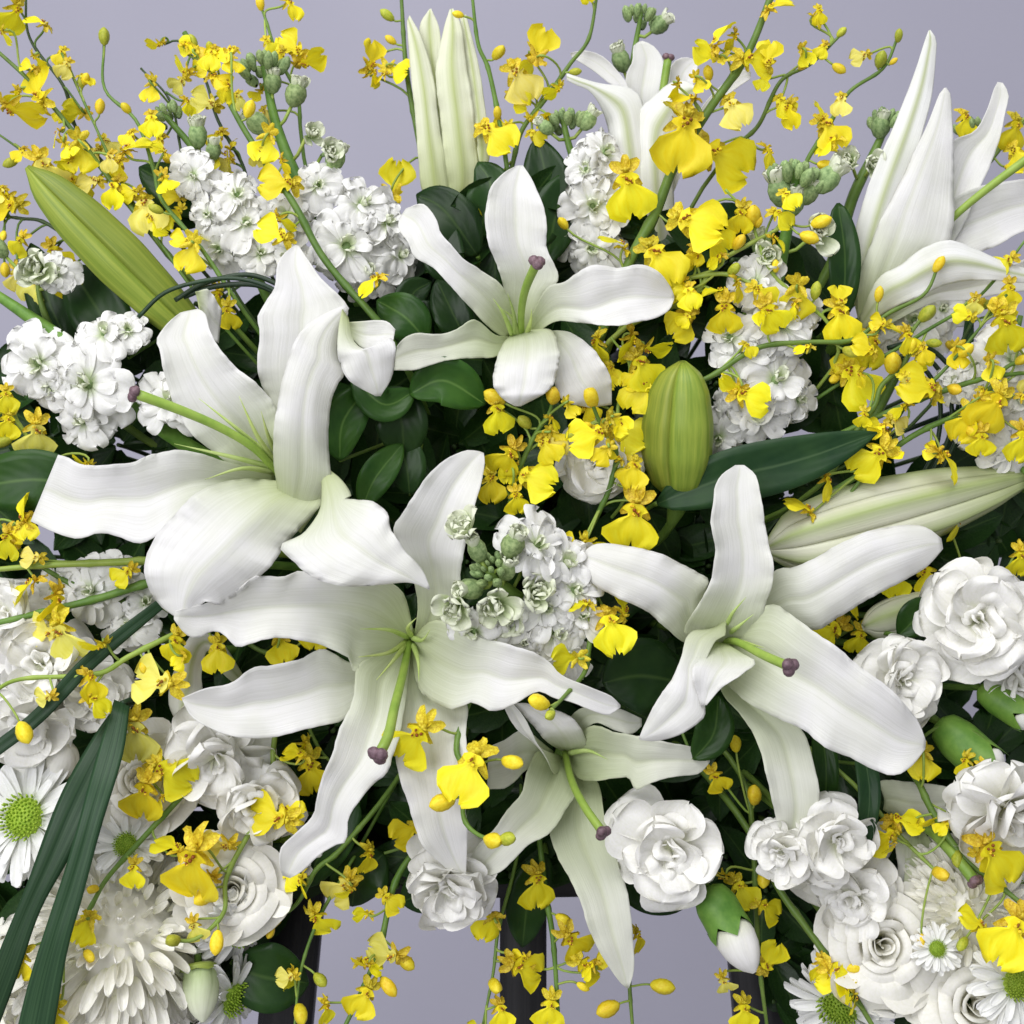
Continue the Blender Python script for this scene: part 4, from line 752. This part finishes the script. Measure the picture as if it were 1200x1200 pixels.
# ------------------------------------------------------------------ carnations, roses, chrysanthemums
for a in [(1145,728,45,150,(-.15,.05,1),'large double white carnation beneath the cream lily bud'),
 (783,992,40,146,(.05,.15,1),'round full white carnation beside the hanging green-throated lily petal'),
 (527,1036,30,122,(0,-.25,1),'flat white carnation tucked under the petals of the widest lily'),
 (976,984,60,112,(.3,.0,.9),'white carnation directly under the hanging petal tip of the pink-stigma lily'),
 (918,996,56,84,(-.3,-.3,.9),'small loose white carnation touching the downward petal of the pink-stigma lily'),
 (1176,944,70,150,(.1,-.65,.7),'drooping white carnation with smooth green calyx above the slanting orchid stem'),
 (1052,796,40,120,(.2,.15,.95),'white carnation partly covered by a broad lily petal and an orchid tendril'),
 (1000,1050,30,110,(-.35,-.1,.9),'cream-shaded white carnation above the open rose'),
 (255,882,10,130,(.1,-.35,.9),'shaded white carnation beneath the recurved petals of the widest lily'),
 (36,850,30,110,(-.1,-.2,1),'white carnation below the forked orchid stem and thin blade'),
 (112,812,10,100,(.2,.2,1),'white carnation wedged behind the dark leaf blades'),
 (52,778,20,120,(0,.2,1),'white carnation behind the veined open orchid floret'),
 (300,940,10,110,(.25,-.1,.9),'white carnation behind the bright low orchid floret and lily petal'),
 (698,540,-20,112,(-.1,.1,1),'white carnation half hidden behind orchid florets and the plump green bud'),
 (12,725,0,110,(-.2,.3,.9),'white carnation behind the thick orchid stem with veined floret'),
 (1190,800,10,90,(.3,.2,.8),'white carnation behind a smooth green calyx'),
 ]: carnation(*a)
for a in [(1032,1106,35,150,(-.05,.2,1),'open white rose with spiral centre under the cream-shaded carnation'),
 (1142,1178,50,160,(-.1,.25,1),'ruffled ivory rose beside green-centred chrysanthemums'),
 (168,915,0,130,(.1,.2,1),'shaded white rose behind dull orchid florets and leaf blades'),
 (272,1042,20,130,(.15,.2,1),'white rose behind the biggest low orchid floret'),
 (965,1010,-40,100,(-.2,.1,1),'white rose deep in shade behind the small carnations'),
 ]: rose(*a)
for a in [(136,1108,-20,240,(.35,.75,.7),'big creamy pompon chrysanthemum under the dark leaf blades'),
 (10,1165,-30,160,(-.2,.1,1),'pompon chrysanthemum glimpsed between the dark leaf blades'),
 (1128,1062,10,150,(.1,-.1,1),'cream pompon chrysanthemum behind the shaded low lily petal'),
 ]: pompon(*a)
for a in [(30,958,45,150,(-.15,.25,1),'daisy chrysanthemum with bright green disc beside the leaf blades'),
 (148,990,26,84,(.1,.25,1),'daisy chrysanthemum with green disc between the leaf blades and rose'),
 (285,1085,10,130,(.7,-.55,.5),'daisy chrysanthemum turned aside under the bright green orchid spray',.2),
 (272,1168,-10,120,(.85,-.3,.5),'daisy chrysanthemum behind the pale green closed bud'),
 (1190,1152,95,110,(.2,.2,1),'daisy chrysanthemum with green disc beside the ivory rose'),
 (985,1180,10,140,(-.5,-.3,.7),'daisy chrysanthemum with white rays below the open rose'),
 (1098,1112,70,58,(-.1,.3,1),'small daisy chrysanthemum with green disc between rose and shaded lily'),
 (1180,1040,0,110,(.2,.1,1),'daisy chrysanthemum behind the slanting orchid stem with two large florets'),
 (330,990,-30,100,(.2,0,1),'daisy chrysanthemum in shade beneath the long lily petal'),
 ]: daisy(*a)
def closed_bud(name, label, a, b, r, split, matg, matw):
    A, B = P(*a), P(*b); ax = (B-A).normalized(); q = ax.to_track_quat('Z', 'Y').to_matrix(); L = (B-A).length; root = thing(name, label, 'bud', A)
    mb = MB(); g = []
    for t in np.linspace(0, 1, 12):
        w = np.interp(t, [0, .1, .4, .8, 1], [.35, .78, 1, 1, 1.04]); g.append([A+ax*(L*split*t*(1+(.16 if t > .95 else 0)*math.cos(5*b_)))+q @ Vector((math.cos(b_), math.sin(b_), 0))*r*U*w for b_ in np.linspace(0, 2*math.pi, 20, endpoint=False)])
    mb.grid(g, closed=True); build(mb, 'calyx', MAT[matg], root)
    for k in range(5):
        mb = MB(); g = []
        for t in np.linspace(0, 1, 10):
            w = np.interp(t, [0, .3, .6, .85, 1], [.86, 1.0, .88, .55, .10])*(1-.03*k); row = []
            for s in np.linspace(-1, 1, 7):
                th = k*1.2566+s*.85+t*.5; rad = r*U*w*(1+.05*math.cos(s*2.4)+.03*s); row.append(A+ax*L*(split*.82+(1-split*.82)*t)+q @ Vector((math.cos(th), math.sin(th), 0))*rad)
            g.append(row)
        mb.grid(g); build(mb, 'petal', MAT[matw], root)
    mb = MB(); sp = stem_pts(*a, dirw=ax); mb.tube(sp, 4.5*U, 7); build(mb, 'stem', MAT['stem_green'], root)
closed_bud('carnation_bud', 'half-closed white carnation bud in a green calyx in front of a stand leg', (828, 1040, 20), (884, 1140, 50), 25, .5, 'calyx_green', 'carnation_petal')
closed_bud('carnation_bud', 'carnation bud with smooth green calyx above the drooping carnation', (1100, 846, 10), (1172, 912, 50), 25, .78, 'calyx_green', 'carnation_petal')
closed_bud('carnation_bud', 'small green-sheathed carnation bud over the double white carnation\'s lower edge', (1148, 806, 10), (1215, 850, 40), 18, .75, 'calyx_green', 'carnation_petal')
closed_bud('lisianthus_bud', 'pale green closed lisianthus bud in front of daisy rays', (232, 1128, 20), (238, 1198, 44), 21, .14, 'stem_pale', 'stock_petal_young')
closed_bud('chrysanthemum_bud', 'round tight white chrysanthemum bud beside the dark leaf blades', (66, 912, 0), (76, 872, 44), 21, .3, 'calyx_green', 'mum_petal')

# ------------------------------------------------------------------ leaves
def leafspine(mb, pts, w, d, cup=6, tilt=0, prof=(.9, .55), n=20, ns=7):
    d = d if hasattr(d, '__len__') else (d, d-8); c = cr(pts, n); g = []; uv = []; mx = max((t**prof[0])*((1-t)**prof[1]) for t in np.linspace(.01, .99, 50))
    for i in range(n):
        t = i/(n-1); tg = c[min(i+1, n-1)]-c[max(i-1, 0)]; tg = tg/np.linalg.norm(tg); nn = np.array([-tg[1], tg[0]])
        hw = w/2*max(.03, (max(t, .004)**prof[0]*max(1-t, .002)**prof[1])/mx); row = []; ur = []
        dd = d[0]+(d[1]-d[0])*t+10*math.sin(math.pi*t)
        for j in range(ns):
            s = -1+2*j/(ns-1); q = c[i]+nn*s*hw; row.append(P(q[0], q[1], dd+cup*abs(s)*hw/20+tilt*s+1.2*math.sin(8*t+2*s)*abs(s))); ur.append((j/(ns-1), t))
        g.append(row); uv.append(ur)
    mb.grid(g, uv)
def branch(label, leaves, mat='leaf_dark', name='foliage_branch', cat='foliage', prof=(.7, .72)):
    x, y = leaves[0][0][0]; d = leaves[0][2]; d = d[0] if hasattr(d, '__len__') else d; root = thing(name, label, cat, P(x, y, d))
    mb = MB(); sp = stem_pts(x, y, d); mb.tube(sp, 3*U, 6)
    for lf in leaves[1:]:
        d2 = lf[2][0] if hasattr(lf[2], '__len__') else lf[2]; a = P(*lf[0][0], d2); b = sp[4]; mb.tube([a, (a+b)/2+Vector((0, .004, 0)), b], 2*U, 6)
    build(mb, 'stem', MAT['stem_green'], root)
    for lf in leaves:
        mb = MB(); leafspine(mb, *lf[:3], prof=prof, **(lf[3] if len(lf) > 3 else {})); solid(build(mb, 'leaf', MAT[lf[4] if len(lf) > 4 else mat], root), .0005)
    return root
branch('glossy green leafy branch beneath the curled white petal tip', [([(480,462),(520,446),(569,474)],58,10,{},'leaf_mid'), ([(398,540),(402,495),(432,452)],52,6,{},'leaf_mid'), ([(412,440),(450,474),(487,458)],42,14,{},'leaf_mid'), ([(440,462),(468,485),(474,540)],62,-14), ([(424,596),(440,560),(472,520)],40,-6,{},'leaf_mid'), ([(480,580),(476,545),(462,505)],48,-22)])
branch('glossy leafy branch between the tallest stock and star-shaped lily', [([(500,400),(475,372),(442,352)],54,-10,{},'leaf_mid'), ([(498,404),(482,350),(505,330)],46,-30), ([(548,402),(530,366),(512,328)],46,-18), ([(500,420),(470,400),(455,385)],40,-24)])
branch('dark leafy branch under the just-opening lily', [([(560,300),(520,246),(488,228)],60,-60), ([(560,280),(575,220),(560,190)],54,-70), ([(600,300),(640,235),(630,160)],66,-80), ([(640,310),(655,240),(680,200)],56,-74), ([(540,330),(520,300),(530,262)],50,-50)])
branch('long lance-shaped lily leaf reaching past the plump green bud', [([(770,590),(845,562),(940,538),(1028,507)],66,(0,30),dict(cup=4))], 'leaf_lance', 'lily_leaf', prof=(.6, .8))
branch('upright dark leaf standing beside the side-on lily', [([(988,372),(990,300),(982,238)],38,(-30,-20))], 'leaf_dark', 'lily_leaf', prof=(.5, .5))
branch('broad shadowed leaf between the pink-stigma lily and hanging orchid buds', [([(800,800),(750,792),(706,800)],90,(-10,20)), ([(812,890),(836,860),(842,815)],46,20,{},'leaf_mid')])
branch('leafy branch low beside the dark stand leg under the long lily petal', [([(360,1010),(320,1020),(285,1075)],64,-20), ([(270,1130),(310,1145),(362,1152)],84,-20), ([(275,950),(290,990),(285,1030)],50,-34), ([(420,940),(380,990),(360,1040)],60,-40)])
branch('leafy branch behind the stock spike and bent orchid stem', [([(245,250),(205,222),(163,196)],54,-100), ([(240,260),(210,250),(170,245)],40,-110), ([(90,420),(60,360),(36,285)],52,-90), ([(150,420),(100,340),(78,310)],70,-80)])
branch('striped light green leaf at the base of the straight orchid stem', [([(90,570),(40,562),(-25,570)],72,(0,0),dict(cup=3))], 'leaf_mid', 'lily_leaf', prof=(.3, .3))
branch('strap leaf hanging beside the downward petal of the pink-stigma lily', [([(962,855),(968,900),(966,968)],30,(10,10))], 'leaf_mid', 'strap_leaf', prof=(.2, .3))
branch('strap leaf with rounded end hanging above the cream-shaded carnation', [([(1012,880),(1019,930),(1013,992)],27,(40,60))], 'leaf_lance', 'strap_leaf', prof=(.15, .3))
branch('bright leaf showing between the two white carnations by the cream bud', [([(1052,745),(1082,722),(1112,742)],46,10,{},'leaf_mid'), ([(1128,780),(1100,760),(1070,765)],36,0)])
branch('dark leaves around the middle stand leg under the round carnation', [([(640,1000),(620,1050),(612,1110)],52,-60), ([(720,1020),(750,1040),(800,1065)],50,-20), ([(450,1000),(420,1030),(412,1062)],70,-50), ([(520,1000),(500,1040),(470,1058)],60,-50)])
def blade(label, L, Rr, dep, mat='blade', name='leaf_blade'):
    mb = MB(); patch(mb, L, Rr, dep, cup=-3, groove=4, ruf=.6, n=30, ns=9); x, y = L[0]; root = thing(name, label, 'leaf', P(x, y, dep[0]))
    solid(build(mb, 'leaf', MAT[mat], root), .0006); mb = MB(); mb.tube(stem_pts((L[0][0]+Rr[0][0])/2, (L[0][1]+Rr[0][1])/2, dep[0]), 3.2*U, 7); build(mb, 'stem', MAT['grass_loop'], root)
blade('long dark leaf blade, the one passing beside the green daisy disc', [(136,826),(104,872),(68,938),(30,1040),(-2,1118),(-40,1215)], [(152,832),(128,905),(84,1000),(48,1066),(22,1140),(-6,1215)], [50,105,118,118,110])
blade('broad ribbed dark leaf blade over the big pompon chrysanthemum', [(134,820),(112,890),(82,1000),(56,1080),(34,1150),(18,1215)], [(152,828),(144,885),(120,965),(97,1050),(78,1120),(62,1215)], [55,115,130,132,126])
blade('narrow dark blade slanting across the white carnations', [(205,690),(180,706),(100,768),(40,832),(-15,876)], [(208,698),(188,716),(112,782),(50,846),(-15,896)], [20,46,72,84,84])
def loop(label, pts, d, r=2.6):
    mb = MB(); c = [P(*p) for p in cr([(x, y, d) for x, y in pts], 24)]; root = thing('grass_loop', label, 'grass', c[-1]); mb.tube(c, r*U, 7)
    mb.tube(stem_pts(*pts[-1], d), r*U, 6); build(mb, 'stem', MAT['grass_loop'], root)
loop('thin grass blade looping over the olive-green bud', [(162,372),(190,345),(225,332),(270,326),(310,334),(338,352)], 15)
loop('second grass blade looping behind the curled-petal lily', [(205,352),(240,332),(290,322),(330,336),(345,352)], 4, 3)
loop('dark grass blade arching low beside the looped blade and stock', [(215,348),(250,336),(300,334),(335,350)], 0, 3.4)
loop('outer arching grass loop behind the crossing orchid stems', [(1040,408),(1070,402),(1100,416),(1122,448),(1126,500),(1100,560)], -60, 3)
loop('middle arching grass loop behind the crossing orchid stems', [(1050,420),(1074,414),(1096,428),(1112,458),(1114,505),(1090,560)], -64, 3)
loop('inner arching grass loop behind the upcurved orchid spray', [(1056,432),(1076,428),(1092,444),(1102,474),(1098,520),(1080,560)], -68, 3)
blade('dark upright blade against the wall beside the small dark-stemmed orchid', [(1120,480),(1124,430),(1130,380),(1137,350)], [(1136,480),(1140,430),(1141,380),(1138,350)], [-80,-76,-76,-80], 'leaf_lance')

# filler foliage deep inside: individual leafy branches sharing leaf meshes
LV = [pmesh('leaf', 'leaf_dark', ln=1, wd=.46, a=.75, b=.85, curl=c_, cup=.16, ruf=.02, n=9, ns=5, seed=k) for k, c_ in enumerate((-.5, .3, -.9, .1))]
MASK = [(-40,385),(60,400),(100,415),(200,350),(420,320),(500,215),(560,200),(690,200),(720,240),(830,230),(930,270),(985,290),(1000,420),(1025,500),(1070,545),(1125,520),(1140,400),(1240,375),(1240,1240),(920,1240),(835,1050),(420,1040),(330,1050),(290,1240),(-40,1240)]
def inside(x, y):
    c = False; n = len(MASK)
    for i in range(n):
        (x1, y1), (x2, y2) = MASK[i], MASK[i-1]
        if (y1 > y) != (y2 > y) and x < (x2-x1)*(y-y1)/(y2-y1)+x1: c = not c
    return c
def filler(x, y, d, group, label, n=6, size=105):
    root = thing('foliage_branch', label, 'foliage', P(x, y, d), group); mb = MB(); a0 = R(0, 6.28)
    sp = stem_pts(x, y, d); mb.tube(sp, 3*U, 6); build(mb, 'stem', MAT['stem_dark'], root)
    for k in range(n):
        an = a0+k*2.399963; tilt = R(-.5, .35)
        base = Matrix(((1, 0, 0), (0, 0, -1), (0, 1, 0))).to_4x4()
        for tr_ in range(6):
            L = size*R(.75, 1.15); ex, ey = x-math.sin(an)*L, y-math.cos(an)*L
            if inside(ex, ey): break
            an += 1.05
        else: continue
        M = base @ Matrix.Rotation(an, 4, 'Z') @ Matrix.Translation((0, 6*U, -k*2*U)) @ Matrix.Rotation(tilt, 4, 'X') @ Matrix.Rotation(R(-.6, .6), 4, 'Y') @ Matrix.Scale(L*U, 4)
        part('leaf', random.choice(LV), root, M)
ANCH = [(310,560,'curled-petal lily'),(610,350,'star-shaped lily'),(470,760,'widest open lily'),(860,740,'pink-stigma lily'),(665,930,'green-throated hanging lily'),(745,250,'trumpet lily'),
 (530,230,'just-opening tall lily'),(1050,300,'half-open side-on lily'),(800,500,'plump green bud'),(120,440,'stock with the thick pale stem'),(400,300,'tallest stock spike'),(900,420,'leafy-budded stock'),(1050,610,'large cream bud'),
 (1145,730,'large double carnation'),(60,800,'white carnations under the forked orchid stem'),(100,680,'two thick orchid stems'),(30,980,'bright green-disc daisy'),(130,1110,'big pompon chrysanthemum'),(270,1060,'biggest low orchid floret'),
 (250,890,'shaded carnation under recurved petals'),(1170,940,'drooping carnation'),(960,990,'small loose carnations'),(1030,1110,'open white rose'),(1140,1180,'ruffled ivory rose'),(1080,1010,'shaded low lily'),(760,420,'crowded orchid florets'),(590,560,'outward stock spike'),(480,480,'bright glossy leaves')]
cnt = 0
for gy in range(210, 1230, 74):
    for gx in range(-20, 1240, 78):
        x, y = gx+R(-26, 26), gy+R(-24, 24)
        if not inside(x, y): continue
        cnt += 1
        edge = abs(x-600)/600
        filler(x, y, -70-R(0, 60)-30*edge, 'dark leafy branches deep in the arrangement', 'dark glossy leafy branch in shade behind the '+min(ANCH, key=lambda q: (q[0]-x)**2+(q[1]-y)**2)[2])
print('fillers', cnt, 'objects', len(bpy.data.objects))
